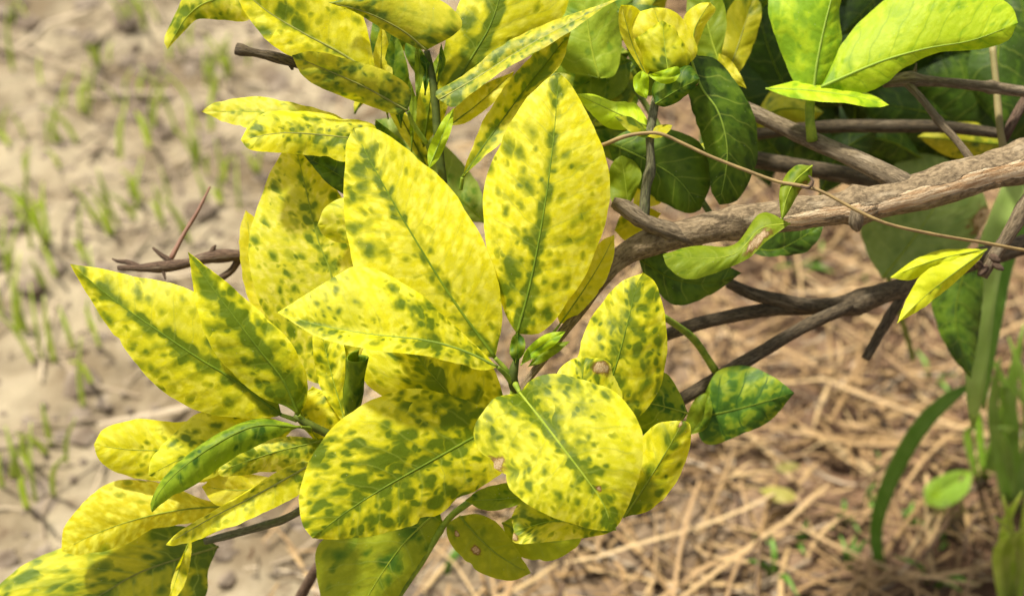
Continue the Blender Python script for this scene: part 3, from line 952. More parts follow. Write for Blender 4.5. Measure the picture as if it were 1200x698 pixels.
leaf(A, [(808, 64), (822, 102), (840, 128), (850, 158), (852, 190), (843, 240)], [(802, 92), (811, 130), (823, 165), (830, 195), (834, 225)], [(838, 69), (862, 96), (882, 130), (888, 165), (884, 200), (864, 235)],
     LM(DKG, .42, 1, .3, 0, -.4, .6, seed=65, trans=.15), D=(3.4, 4.2), E=(.6, .8), bow=.5, camber=.06, rib=RIB_LIGHT, rib_r=1.4, petiole=[(790, 60, 3.2, 2.5)])
leaf(A, [(712, 166), (767, 192), (797, 213), (821, 246)], [(748, 148), (792, 153), (823, 170), (834, 208)], [(722, 195), (755, 226), (785, 242), (806, 250)], LM(DKG, .38, 1, .3, 0, -.3, .6, seed=67, trans=.15), D=(4.0, 4.6), E=(.4, .4), bow=.3, rib=RIB_LIGHT, rib_r=1.3)
leaf(A, [(736, 242), (733, 215), (728, 182)], [(717, 236), (713, 205), (719, 189)], [(745, 226), (752, 204), (742, 188)], LM(GRN, .2, 1, .3, 0, .1, .6, seed=69), D=(3.6, 3.4), rib=RIB_PALE, rib_r=1)
leaf(A, [(742, 240), (760, 228), (778, 224)], [(745, 222), (765, 214)], [(755, 243), (774, 238)], LM(FLAT, .2, 1, .3, 0, .1, .3, seed=70), D=(4.4, 4.6), res=(20, 6))
leaf(A, [(720, 270), (740, 258), (775, 250)], [(728, 252), (750, 240)], [(735, 282), (760, 268)], LM(OLV, .3, 1, .3, 0, .1, .3, seed=71), D=(4.8, 5.2), res=(20, 6))
leaf(A, [(702, 92), (692, 50), (682, -20)], [(660, 80), (652, 40), (662, 0)], [(722, 86), (729, 40), (716, 0)], LM(GRN, .25, .7, .1, 0, -.2, .7, seed=73, trans=.12), D=(4.2, 4.5), E=(.2, .3), rib=RIB_PALE, rib_r=1.4)
leaf(A, [(845, 80), (832, 40), (818, -20)], [(818, 66), (806, 30), (806, -5)], [(846, 60), (852, 20), (838, -15)], LM(GRN, .2, .8, .2, .1, .1, .5, seed=75), D=(4.6, 5.0), rib=RIB_PALE, rib_r=1.3)
leaf(A, [(852, 92), (866, 50), (884, -5)], [(845, 60), (850, 20), (866, -5)], [(870, 80), (886, 45), (893, 10)], LM(OLV, .25, .8, .2, .1, .1, .4, seed=77), D=(6.0, 6.4), rib=RIB_OLIVE, rib_r=1.3)
leaf(A, [(875, 104), (858, 85), (842, 62)], [(856, 95), (842, 80)], [(868, 88), (856, 70)], LM(FLAT, .1, .8, .2, .1, .1, .4, seed=79), D=(4.4, 4.6), res=(20, 6))
leaf(A, [(690, 150), (712, 122), (735, 75)], [(680, 120), (695, 85)], [(725, 140), (745, 105)], LM(OLV, .55, .9, .2, .2, .1, .4, seed=81, trans=.1), D=(5.2, 5.6), rib=RIB_OLIVE, rib_r=1.2)
leaf(A, [(748, 303), (790, 327), (830, 332), (869, 320)], [(768, 293), (808, 305), (848, 311)], [(758, 328), (790, 357), (832, 346)], LM(DKG, .55, 1, .2, 0, -.2, .4, seed=83, trans=.1), D=(4.0, 4.2), E=(-.2, .4), rib=RIB_GREEN, rib_r=1.2)
leaf(A, [(868, 288), (912, 292), (966, 262)], [(885, 270), (930, 262)], [(895, 300), (940, 297), (958, 282)], LM(DKG, .7, 1, .2, 0, -.2, .3, seed=85, trans=.1), D=(5.0, 5.4), rib=RIB_GREEN, rib_r=1.1)

# a second leafy twig of the same branch behind them
wood('twig', [(840, 262, 4.2, 4), (800, 200, 5.4, 4), (755, 120, 6.2, 3.5), (700, 40, 6.8, 3), (680, -20, 7.2, 3)], STEM_DARK, A, rough=.1, segs=8, step=.003)
rf = random.Random(4)
for k in range(20):
    x0, y0, d0 = rf.uniform(650, 870), rf.uniform(-10, 235), rf.uniform(5.4, 8.5)
    a, L_, w_ = rf.uniform(0, 6.28), rf.uniform(70, 125), rf.uniform(17, 30)
    ca, sa = math.cos(a), math.sin(a)
    f = lambda t, s_: (x0 + ca * (t - .5) * L_ - sa * s_ * w_, y0 + sa * (t - .5) * L_ + ca * s_ * w_)
    leaf(A, [f(0, 0), f(.5, rf.uniform(-.2, .2)), f(1, 0)], [f(.25, .9), f(.6, .95)], [f(.25, -.9), f(.6, -.95)], LM((GRN, DKG, GRN, OLV)[k % 4], .45, .9, .3, .2, .1, .5, seed=400 + k % 8, trans=.25), D=(d0, d0 + rf.uniform(-.8, .8)), E=(rf.uniform(-.2, .6), rf.uniform(-.2, .6)), bow=.3, rib=RIB_GREEN, rib_r=1.2, res=(20, 6))

# bright green shoot standing on the side branch
wood('green_shoot', [(952, 164, 4.4, 6.5), (950, 150, 4.2, 5.8), (949, 135, 4.1, 5.5), (950, 118, 4.0, 5.5), (955, 102, 4.0, 4)], STEM, A, rough=.1, freq=160, segs=12, step=.0015)
leaf(A, [(953, 108), (957, 76), (965, 35), (975, -5), (988, -62)], [(931, 96), (911, 50), (899, 3), (915, -35)], [(969, 94), (986, 52), (984, 10), (996, -30)], LM(LIM, .68, .8, .2, 0, -.2, .4, seed=87, trans=.3), D=(4.0, 4.6), E=(.4, .5), bow=.4, rib=RIB_LIGHT, rib_r=1.8)
leaf(A, [(962, 102), (1030, 73), (1085, 57), (1140, 47), (1193, 27)], [(972, 84), (988, 50), (1021, 13), (1066, -14), (1130, -22), (1182, 4)], [(1000, 110), (1032, 102), (1060, 80), (1100, 62), (1150, 59), (1182, 47)], LM(LIM, .30, .8, .2, 0, -.3, .7, seed=89, trans=.45), D=(3.9, 3.0), E=(.9, .3), bow=.2, camber=.08, rib=RIB_LIGHT, rib_r=1.6)
leaf(A, [(897, 104), (945, 106), (1000, 113), (1042, 123)], [(918, 98), (945, 94), (986, 102), (1020, 110)], [(915, 111), (945, 118), (990, 121), (1025, 127)], LM(LIM, .35, .8, .2, 0, -.2, .4, seed=91, trans=.35), D=(3.8, 3.6), E=(.6, -.5), rib=RIB_LIGHT, rib_r=1.2)

# ------------------------------------------------------------------ B: the upright shoot at the top
B = thing('leafy_shoot', 'upright green shoot at the top with folded yellow green leaves showing their undersides', 'shoot', P(520, 215, 2.0))
wood('stem', [(524, 250, 2.2, 5), (518, 205, 2.1, 5), (513, 160, 2.0, 5), (510, 120, 2.0, 4.8), (506, 88, 2.0, 4.5), (500, 60, 2.1, 3.5)], STEM_DARK, B, rough=.07, freq=150, segs=12, step=.002)
leaf(B, [(442, 92), (400, 63), (350, 36), (306, 8), (265, -32)], [(395, 88), (343, 67), (317, 51), (294, 26), (278, 0)], [(436, 62), (426, 20), (402, -22), (340, -52)], LM(YEL, .43, .8, .4, .9, .3, .3, seed=101), D=(1.6, 1.2), E=(-.2, .4), camber=.12, rib=RIB_OLIVE, rib_r=2.2)
leaf(B, [(478, 130), (430, 103), (385, 83), (342, 65)], [(481, 105), (455, 84), (418, 72), (370, 60)], [(465, 134), (436, 126), (398, 112), (358, 92)], LM(OLV, .50, 1.1, .2, .3, .1, .4, seed=103, trans=.3), D=(1.2, .9), E=(-.3, .4), camber=.1, rib=RIB_OLIVE, rib_r=1.5, petiole=[(484, 145, 1.6, 3), (500, 168, 2.0, 3)])
leaf(B, [(305, -8), (250, 0), (220, 19), (196, 58)], [(280, -42), (226, -18), (207, 14), (193, 44)], [(292, 23), (262, 24), (232, 23), (211, 42)], LM(PAL, .5, 1, .3, .4, .2, .3, seed=105), D=(2.8, 2.8), E=(.4, .2), bow=.3, rib=RIB_PALE, rib_r=1.4)
leaf(B, [(500, 59), (472, 36), (430, 15), (385, 3)], [(484, 55), (450, 36), (415, 14)], [(536, 38), (539, 20), (510, -2), (450, -10)], LM(OLV, .48, 1, .2, .3, .1, .4, seed=107, trans=.3), D=(1.4, .8), E=(.3, .2), camber=.14, rib=RIB_OLIVE, rib_r=1.5)
leaf(B, [(528, 110), (552, 69), (575, 29), (590, -20), (602, -80)], [(513, 90), (521, 50), (535, 10), (560, -40)], [(572, 90), (622, 52), (664, 10), (655, -40)], LM(YEL, .50, .6, 1.5, .5, .4, .5, seed=109), D=(2.2, 2.6), E=(.2, .2), camber=.06, rib=RIB_GREEN, rib_r=1.7)
leaf(B, [(514, 117), (556, 93), (617, 55), (668, 27), (730, -3)], [(511, 107), (543, 88), (586, 54), (634, 30), (680, 13)], [(530, 126), (549, 113), (592, 81), (627, 63), (670, 36), (706, 10)], LM(dict(OLV, yellow=(.38, .34, .012)), .52, 1.3, .25, .4, .1, .3, seed=111, trans=.25), D=(1.6, 1.6), E=(.3, -.4), camber=.12, rib=RIB_OLIVE, rib_r=1.2)
leaf(B, [(542, 208), (575, 160), (610, 112), (638, 77), (669, 37)], [(549, 182), (569, 137), (594, 97), (630, 60)], [(568, 184), (596, 158), (628, 112), (658, 74)], LM(FLAT, .48, 1, .9, .2, .3, .3, seed=113), D=(1.6, 1.9), E=(-.2, -.4), camber=.04, bow=-.3, rib=RIB_GREEN, rib_r=1.8, petiole=[(540, 222, 1.8, 2.5)])
leaf(B, [(526, 148), (560, 122), (603, 84)], [(530, 130), (565, 100)], [(550, 142), (590, 110)], LM(FLAT, .2, 1, .3, .2, .3, .3, seed=115), D=(2.6, 2.7), rib=RIB_PALE, rib_r=1)
leaf(B, [(502, 198), (518, 160), (532, 126)], [(502, 175), (518, 142)], [(515, 185), (529, 152)], LM(LIM, .35, 1, .3, .2, .3, .3, seed=117), D=(1.6, 1.4), camber=.1, rib=RIB_LIGHT, rib_r=1)
leaf(B, [(442, 166), (385, 159), (330, 156), (282, 164)], [(438, 146), (403, 138), (363, 131), (315, 131), (294, 144)], [(409, 189), (381, 184), (340, 180), (295, 176)], LM(YEL, .50, 1.2, .3, .3, .5, .3, seed=119), D=(1.6, 1.2), E=(.5, -.1), camber=.12, rib=RIB_OLIVE, rib_r=1.3)
leaf(B, [(425, 152), (350, 136), (290, 131), (236, 131)], [(395, 135), (363, 125), (323, 116), (295, 113), (254, 120)], [(400, 158), (340, 152), (292, 150), (264, 143)], LM(PAL, .42, 1, .3, .4, .3, .3, seed=121), D=(2.2, 2.0), E=(.3, -.2), rib=RIB_PALE, rib_r=1.2)
leaf(B, [(436, 236), (398, 206), (356, 182)], [(436, 192), (392, 183)], [(418, 234), (385, 216)], LM(DKG, .6, 1, .2, 0, .1, .3, seed=123, trans=.08), D=(2.3, 2.2), rib=RIB_GREEN, rib_r=1)
for mid, w, fam, gr, sd in (([(470, 150), (464, 95), (462, 30)], 15, GRN, .6, 1), ([(455, 140), (447, 90), (448, 26)], 13, FLAT, .2, 2), ([(482, 180), (484, 125), (479, 90)], 5, GRN, .2, 3), ([(488, 120), (492, 85), (488, 50)], 6, GRN, .3, 4),
                            ([(498, 112), (500, 80), (493, 60)], 6, GRN, .6, 5), ([(512, 100), (518, 75), (517, 50)], 4, GRN, .5, 6), ([(500, 215), (470, 190), (440, 140)], 24, GRN, .5, 8)):
    L_ = [(x - w, y) for x, y in mid[1:2]] + [((mid[1][0] + mid[2][0]) / 2 - w * .7, (mid[1][1] + mid[2][1]) / 2)]
    R_ = [(x + w, y) for x, y in mid[1:2]] + [((mid[1][0] + mid[2][0]) / 2 + w * .7, (mid[1][1] + mid[2][1]) / 2)]
    dd = 2.6 if sd in (1, 2, 8) else 1.8
    leaf(B, mid, L_, R_, LM(fam, gr, 1, .3, .1, .3, .3, seed=130 + sd), D=(dd + .2, dd), camber=.15, rib=RIB_GREEN, rib_r=.9, res=(24, 6))

leaf(B, [(570, 262), (505, 200), (440, 140)], [(520, 252), (465, 205), (440, 165)], [(560, 215), (515, 165), (465, 140)], LM(dict(GRN, yellow=(.17, .22, .03), pale=(.20, .25, .04)), .3, 1, .2, 0, 0, .5, seed=139, trans=.2), D=(6, 6.5), E=(.3, .3), rib=RIB_GREEN, rib_r=1.4)

rf = random.Random(9)
for k in range(7):
    x0, y0, d0 = rf.uniform(440, 560), rf.uniform(20, 175), rf.uniform(3.6, 5.5)
    a, L_, w_ = rf.uniform(.9, 2.2), rf.uniform(80, 130), rf.uniform(16, 26)
    ca, sa = math.cos(a), math.sin(a)
    f = lambda t, s_: (x0 + ca * (t - .5) * L_ - sa * s_ * w_, y0 - sa * (t - .5) * L_ + ca * s_ * w_)
    leaf(B, [f(0, 0), f(.5, rf.uniform(-.2, .2)), f(1, 0)], [f(.25, .9), f(.6, .95)], [f(.25, -.9), f(.6, -.95)], LM((GRN, YEL, OLV)[k % 3], .5, .9, .3, .2, .1, .5, seed=420 + k, trans=.35), D=(d0, d0 + rf.uniform(-.6, .6)), E=(.3, .3), bow=.3, rib=RIB_GREEN, rib_r=1.2, res=(20, 6))

# left group of leaves hanging from the upright shoot's foot
BL = thing('leafy_shoot', 'pale yellow leaves with fine green dots behind the large central leaf, left of it', 'shoot', P(405, 470, 2.6))
wood('stem', [(480, 520, 2.6, 4), (430, 490, 2.6, 4), (410, 460, 2.6, 4), (404, 430, 2.7, 3)], STEM, BL, step=.002)
leaf(BL, [(408, 452), (398, 400), (389, 325), (373, 282), (358, 220), (344, 162)], [(352, 440), (308, 365), (291, 295), (304, 235), (326, 185)], [(432, 400), (432, 320), (410, 248), (366, 186)], LM(PAL, .40, 1.3, .6, .9, .2, .3, seed=141), D=(2.4, 2.9), E=(.4, .3), bow=.3, camber=.06, rib=RIB_PALE, rib_r=1.7)
leaf(BL, [(345, 440), (305, 350), (288, 246)], [(305, 385), (283, 320), (282, 268)], [(350, 400), (330, 330), (305, 265)], LM(FLAT, .2, 1, .2, .1, .2, .3, seed=143), D=(3.3, 3.6), rib=RIB_PALE, rib_r=1.2)
leaf(BL, [(420, 272), (396, 262), (372, 264)], [(408, 233), (382, 242)], [(408, 285), (382, 279)], LM(PAL, .3, 1, .2, .4, .2, .3, seed=145), D=(1.9, 1.7), E=(.1, .2), camber=.2, res=(24, 7))
leaf(BL, [(406, 500), (388, 436), (374, 378)], [(376, 455), (366, 400)], [(408, 455), (400, 392)], LM(YEL, .42, 1.1, .3, .4, .2, .3, seed=147), D=(1.8, 2.0), rib=RIB_PALE, rib_r=1.1)


def rolled_leaf(parent, axis, r0, mat, label):
    """a blade rolled into an open tube along axis, seam overlapping like a scroll"""
    n, m = 26, 30
    pts = spline([P(*a) for a in axis], n)
    tg = (pts[-1] - pts[0]).normalized()
    view = (C0 - pts[0]).normalized()
    sx = tg.cross(view).normalized()
    sy = sx.cross(tg).normalized()
    vs, uv, um, fs = [], [], [], []
    for i, c in enumerate(pts):
        t = i / n
        r = CMPX * r0 * (.45 + .55 * min(1, t * 2.2)) * (1 + .10 * math.sin(t * 7))
        for j in range(m + 1):
            a = R(-150 + 430 * j / m)
            rr = r * (1 - .32 * j / m)
            cut = .006 * (j / m) ** 2 * t
            vs.append(c + sx * (math.cos(a) * rr) + sy * (math.sin(a) * rr) + tg * (cut * .5 + .0012 * math.sin(a + 1) * t))
            uv.append((j / m, t)); um.append((j / m * 3 - 1.5, t * 2))
    for i in range(n):
        for j in range(m):
            q = i * (m + 1) + j
            fs.append((q, q + 1, q + m + 2, q + m + 1))
    o = link('leaf', mesh_from('leaf', vs, fs, uv, um), mat, parent)
    sol = o.modifiers.new('thickness', 'SOLIDIFY')
    sol.thickness = .00035
    o['label'] = label


rolled_leaf(BL, [(411, 492, 1.8), (414, 455, 1.2), (418, 422, .6)], 13.5, LM(dict(GRN, yellow=(.26, .33, .012)), .45, 1.1, .0, .1, .2, .3, seed=149), 'dark green leaf rolled into a tube')

# ------------------------------------------------------------------ C: the shoot at lower left
C = thing('leafy_shoot', 'lower left shoot of yellow mottled leaves around one narrow folded dark green leaf', 'shoot', P(372, 505, 1.4))
wood('stem', [(480, 560, 2.2, 5), (420, 525, 1.8, 5), (385, 508, 1.5, 5), (362, 497, 1.3, 5), (345, 486, 1.2, 3.5)], STEM_DARK, C, rough=.15, freq=200, step=.0018)
wood('stem', [(400, 560, 3.2, 4.5), (345, 602, 3.4, 4.5), (300, 618, 3.6, 5), (240, 634, 3.9, 4)], MOSS, C, rough=.15, freq=150, step=.002)
leaf(C, [(330, 486), (276, 446), (232, 419), (186, 388), (132, 350), (82, 309)], [(322, 452), (300, 408), (262, 365), (219, 337), (155, 323), (114, 314)], [(310, 490), (260, 488), (214, 474), (180, 450), (155, 421), (128, 385), (102, 345)], LM(YEL, .44, .72, 1.0, .4, .5, .4, seed=151, base=.9), D=(1.4, 1.4), E=(.4, .2), bow=.4, camber=.08, rib=RIB_GREEN, rib_r=1.8, petiole=[(348, 492, 1.3, 3)])
leaf(C, [(350, 486), (332, 446), (304, 410), (278, 376), (246, 333), (220, 295)], [(334, 476), (300, 462), (258, 422), (238, 386), (228, 345)], [(360, 466), (358, 434), (341, 401), (309, 369), (272, 336), (246, 315)], LM(YEL, .52, .8, .9, .3, .7, .4, seed=153, base=1.2), D=(1.1, .6), E=(.2, .4), bow=.4, camber=.09, rib=RIB_GREEN, rib_r=1.7, petiole=[(358, 496, 1.3, 3)])
leaf(C, [(300, 522), (220, 526), (160, 527), (110, 521)], [(262, 496), (213, 494), (160, 491), (122, 502)], [(252, 562), (190, 564), (142, 556), (117, 540)], LM(YEL, .26, 1.2, .2, .3, .2, .3, seed=155), D=(2.6, 3.0), E=(.3, .2), rib=RIB_PALE, rib_r=1.2)
leaf(C, [(345, 500), (270, 516), (215, 536), (174, 557)], [(300, 484), (240, 481), (205, 507), (179, 534)], [(305, 540), (245, 560), (200, 564)], LM(YEL, .44, 1.3, .3, .9, .2, .3, seed=157), D=(2.0, 2.3), E=(.3, .1), rib=RIB_PALE, rib_r=1.2)
leaf(C, [(352, 500), (300, 499), (255, 519), (210, 551), (186, 578), (178, 600)], [(325, 492), (298, 491), (256, 507), (218, 534), (190, 562), (177, 587)], [(312, 517), (264, 543), (228, 568), (198, 584)], LM(dict(GRN, yellow=(.24, .34, .012), pale=(.30, .40, .02)), .32, 1, .2, .1, .1, .4, seed=159), D=(.8, .2), E=(.5, .3), bow=.3, camber=.2, rib=RIB_GREEN, rib_r=1.4, petiole=[(365, 502, 1.3, 3)], label='narrow dark green folded leaf')
leaf(C, [(378, 516), (320, 530), (255, 552)], [(345, 511), (290, 519), (262, 540)], [(355, 546), (300, 554), (262, 558)], LM(PAL, .46, 1.3, .4, .4, .2, .6, seed=161), D=(1.6, 1.7), E=(.2, .2), rib=RIB_PALE, rib_r=1.2)
leaf(C, [(400, 560), (352, 478), (366, 452)], [(372, 520), (345, 485)], [(410, 520), (395, 470)], LM(YEL, .55, 1.2, .4, .7, .2, .3, seed=162), D=(2.0, 2.2), rib=RIB_PALE, rib_r=1.2)
leaf(C, [(372, 540), (300, 580), (245, 608), (194, 638)], [(345, 542), (300, 568), (250, 598), (213, 620)], [(356, 574), (310, 600), (250, 626), (212, 638)], LM(YEL, .40, 1.2, .4, .3, .3, .4, seed=163), D=(1.5, .9), E=(.4, -.2), camber=.1, rib=RIB_OLIVE, rib_r=1.4)
leaf(C, [(340, 566), (285, 574), (236, 570)], [(300, 556), (255, 556)], [(300, 590), (255, 592)], LM(FLAT, .2, 1.2, .2, .1, .3, .3, seed=165), D=(2.4, 2.5), rib=RIB_PALE, rib_r=1)
leaf(C, [(300, 592), (220, 596), (160, 608), (110, 626), (72, 645)], [(244, 586), (213, 574), (181, 564), (142, 562), (113, 574), (88, 600), (74, 620)], [(230, 611), (206, 616), (178, 620), (149, 637), (117, 646), (89, 650)], LM(dict(YEL, yellow=(.64, .56, .015)), .24, .8, .2, .2, .2, .2, seed=167), D=(3.4, 3.8), E=(.4, .2), bow=.4, rib=RIB_PALE, rib_r=1.2)
leaf(C, [(256, 640), (171, 667), (120, 695), (50, 735)], [(216, 616), (150, 620), (70, 642), (18, 668), (-8, 702)], [(244, 668), (238, 702), (180, 740), (100, 752)], LM(OLV, .52, .7, .3, .3, .0, .6, seed=169, trans=.2), D=(4.4, 4.8), E=(.3, .4), rib=RIB_OLIVE, rib_r=1.6, label='large shaded olive leaf')
leaf(C, [(224, 628), (212, 660), (196, 712)], [(216, 645), (203, 675)], [(224, 650), (216, 685)], LM(FLAT, .3, 1.2, .2, .1, .3, .3, seed=171), D=(3.6, 3.6), rib=RIB_PALE, rib_r=1)

# ------------------------------------------------------------------ D: shaded leaves at the bottom
Dg = thing('leafy_shoot', 'shaded shoot with green leaves hanging at the bottom edge below the mottled spray', 'shoot', P(535, 600, 3.0))
wood('stem', [(570, 575, 2.6, 4), (540, 595, 2.9, 4), (522, 612, 3.1, 4), (495, 655, 3.5, 4.5), (465, 700, 3.8, 4.5), (440, 745, 4.2, 5)], STEM, Dg, rough=.1, freq=150, step=.002)
leaf(Dg, [(515, 596), (470, 640), (430, 700), (412, 750)], [(430, 596), (376, 634), (371, 672), (384, 725)], [(520, 622), (502, 645), (470, 692), (440, 742)], LM(dict(GRN, yellow=(.30, .34, .012), pale=(.34, .38, .02)), .42, .6, .2, .1, .1, .7, seed=181, trans=.35), D=(3.0, 3.4), E=(.3, .3), rib=RIB_PALE, rib_r=1.3)
leaf(Dg, [(538, 604), (573, 641), (600, 660), (622, 671)], [(524, 615), (526, 633), (540, 651), (564, 671), (598, 680)], [(560, 602), (582, 612), (602, 636)], LM(dict(GRN, yellow=(.34, .37, .012), pale=(.40, .42, .02)), .36, .8, .2, .2, .3, .5, seed=183, a=(.3, .42, .085), b=(.2, .2, .05)), D=(2.6, 2.4), E=(.2, .3), camber=.1, rib=RIB_PALE, rib_r=1.4, label='green leaf with pale brown scars')
leaf(Dg, [(588, 612), (640, 634), (684, 626)], [(620, 598), (664, 604)], [(604, 648), (642, 657), (673, 643)], LM(dict(GRN, yellow=(.34, .40, .012), pale=(.40, .45, .02)), .30, .8, .2, .2, .2, .5, seed=185), D=(3.2, 3.2), rib=RIB_PALE, rib_r=1.2)

# ------------------------------------------------------------------ bare branches low on the right
J = thing('bare_branch', 'dark forked bare branch below the thick one carrying one small dark green leaf', 'branch', P(985, 358, 7))
wood('limb', [(1240, 275, 8.6, 13), (1130, 308, 8.0, 12), (1061, 335, 7.6, 12), (1022, 348, 7.2, 12), (990, 358, 7.0, 12.5), (949, 358, 6.8, 9), (915, 352, 6.6, 8), (881, 344, 6.5, 7), (853, 331, 6.4, 6)], BARK_DARK, J, rough=.14, segs=16, step=.003, knots=((.62, .2, .03),))
wood('fork', [(1000, 358, 7.0, 9), (960, 360, 7.0, 9), (908, 362, 6.8, 8.5), (863, 369, 6.6, 8), (812, 381, 6.4, 7.5), (770, 396, 6.3, 7), (720, 410, 6.3, 6)], BARK_DARK, J, rough=.12, segs=14, step=.003)
wood('fork', [(995, 358, 6.8, 8), (960, 374, 6.2, 8), (936, 386, 6.0, 8), (901, 407, 5.8, 8), (863, 429, 5.6, 8), (832, 448, 5.5, 8), (798, 468, 5.4, 7.5), (760, 490, 5.4, 6)], BARK_DARK, J, rough=.12, segs=14, step=.003)
wood('fork', [(780, 404, 6.2, 4), (740, 418, 6.3, 4)], BARK_DARK, J, rough=.12, segs=10, step=.003)
wood('green_twig', [(838, 434, 5.3, 5), (824, 412, 4.9, 4.5), (812, 396, 4.4, 4.5), (797, 384, 3.8, 4.2), (776, 370, 3.0, 4)], STEM, J, rough=.06, segs=10, step=.002)
leaf(J, [(818, 489), (860, 480), (898, 470), (931, 460)], [(826, 460), (842, 434), (874, 428), (906, 441)], [(820, 512), (834, 521), (863, 511), (902, 493)], LM(dict(GRN, yellow=(.26, .31, .012), vein=(.03, .085, .006)), .62, 1.2, .9, .0, .1, 1.6, seed=191, trans=.2), D=(5.0, 4.6), E=(.3, .3), rib=RIB_GREEN, rib_r=1.8)
leaf(J, [(806, 510), (822, 492), (830, 458)], [(804, 492), (814, 468)], [(827, 502), (835, 480)], LM(GRN, .35, 1, .2, 0, .2, .4, seed=193), D=(4.7, 4.6), camber=.2, rib=RIB_GREEN, rib_r=1)
S = thing('broken_stick', 'thin black broken stick hanging below the forked bare branch', 'stick', P(1035, 385, 8))
wood('stick', [(1062, 340, 8.6, 5), (1040, 375, 8.4, 6.5), (1014, 420, 8.2, 5.5)], BARK_DARK, S, rough=.2, segs=10, step=.003)

# ------------------------------------------------------------------ twigs and shaded leaves at upper right
T1 = thing('thorny_twig', 'slim brown twig with a thorny side spur under the large lime leaf at upper right', 'twig', P(1065, 95, 6))
wood('limb', [(1035, 98, 5.2, 5), (1050, 95, 5.2, 7), (1066, 93, 5.2, 8), (1110, 97, 5.4, 6), (1160, 102, 5.6, 6.5), (1230, 112, 6.0, 7)], BARK, T1, rough=.15, segs=12, step=.002, knots=((.16, .3, .03), (.64, .3, .02)))
wood('spur', [(1060, 94, 5.2, 6), (1080, 116, 4.9, 4.5), (1104, 146, 4.6, 5), (1122, 166, 4.3, 4.5), (1140, 190, 4.0, 5)], BARK, T1, rough=.15, segs=10, step=.002, knots=((.5, .2, .05),))
wood('thorn', [(1068, 92, 5.2, 4), (1072, 84, 5.2, 2.5), (1074, 74, 5.2, .6)], BARK, T1, rough=.1, segs=8, step=.002)
T2 = thing('upright_stem', 'thin brown green stem standing upright at the upper right edge', 'stem', P(1172, 170, 6))
wood('stem', [(1178, 185, 6.4, 5), (1172, 150, 6.4, 4.6), (1168, 105, 6.6, 4.2), (1163, 55, 6.8, 4)], plain('brown_green_stem', (.16, .14, .05), (.24, .19, .08), 180, .6), T2, rough=.15, segs=10, step=.002)
wood('side_stem', [(1176, 165, 6.6, 5), (1188, 140, 6.6, 5.5), (1212, 100, 6.8, 6)], BARK_RED, T2, rough=.15, segs=10, step=.003)
T3 = thing('shaded_branch', 'straight dark shaded branch running level behind the lime green shoot', 'branch', P(960, 150, 9))
wood('limb', [(880, 158, 9.2, 7), (960, 149, 9, 7.5), (1060, 148, 9, 8), (1120, 150, 9, 7), (1180, 158, 9.2, 6)], BARK_DARK, T3, rough=.12, segs=12, step=.003)
T4 = thing('shaded_branch', 'dark shaded branch sloping behind the thick peeling branch near the curled vine leaf', 'branch', P(960, 200, 8))
wood('limb', [(860, 182, 8.2, 9), (900, 190, 8, 9.5), (960, 200, 8, 10), (1030, 214, 8, 11), (1080, 232, 8, 11)], BARK_DARK, T4, rough=.15, segs=12, step=.003)

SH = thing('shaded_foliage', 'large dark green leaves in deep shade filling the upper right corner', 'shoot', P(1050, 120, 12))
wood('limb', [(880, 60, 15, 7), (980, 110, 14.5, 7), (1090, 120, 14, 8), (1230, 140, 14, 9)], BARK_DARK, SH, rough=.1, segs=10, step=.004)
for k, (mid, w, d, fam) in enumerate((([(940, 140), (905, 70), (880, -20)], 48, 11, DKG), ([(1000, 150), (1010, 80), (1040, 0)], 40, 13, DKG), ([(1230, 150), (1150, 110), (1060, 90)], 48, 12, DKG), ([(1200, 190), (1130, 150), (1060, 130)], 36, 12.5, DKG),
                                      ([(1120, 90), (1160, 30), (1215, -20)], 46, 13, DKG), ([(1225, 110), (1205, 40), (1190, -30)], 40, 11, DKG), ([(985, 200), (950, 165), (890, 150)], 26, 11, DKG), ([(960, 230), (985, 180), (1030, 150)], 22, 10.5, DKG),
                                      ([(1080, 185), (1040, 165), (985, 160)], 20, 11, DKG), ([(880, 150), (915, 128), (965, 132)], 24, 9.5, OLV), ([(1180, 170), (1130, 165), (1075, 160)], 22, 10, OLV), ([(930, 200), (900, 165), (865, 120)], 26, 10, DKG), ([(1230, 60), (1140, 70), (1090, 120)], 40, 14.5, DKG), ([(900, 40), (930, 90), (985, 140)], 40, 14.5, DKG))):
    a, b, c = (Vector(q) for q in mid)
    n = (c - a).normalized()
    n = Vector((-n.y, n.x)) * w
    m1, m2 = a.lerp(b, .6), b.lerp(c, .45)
    leaf(SH, mid, [tuple(m1 + n * .9), tuple(b + n), tuple(m2 + n * .8)], [tuple(m1 - n * .9), tuple(b - n), tuple(m2 - n * .8)], LM(fam, .75 if fam is DKG else .3, .9, .3, .2, .1, .4, seed=200 + k, trans=.1), D=(d + .4, d), E=(.4, .6), bow=.4, rib=RIB_GREEN, rib_r=1.6, res=(30, 8))  # dark leaves get a darker green, putting part of the shade into the colour

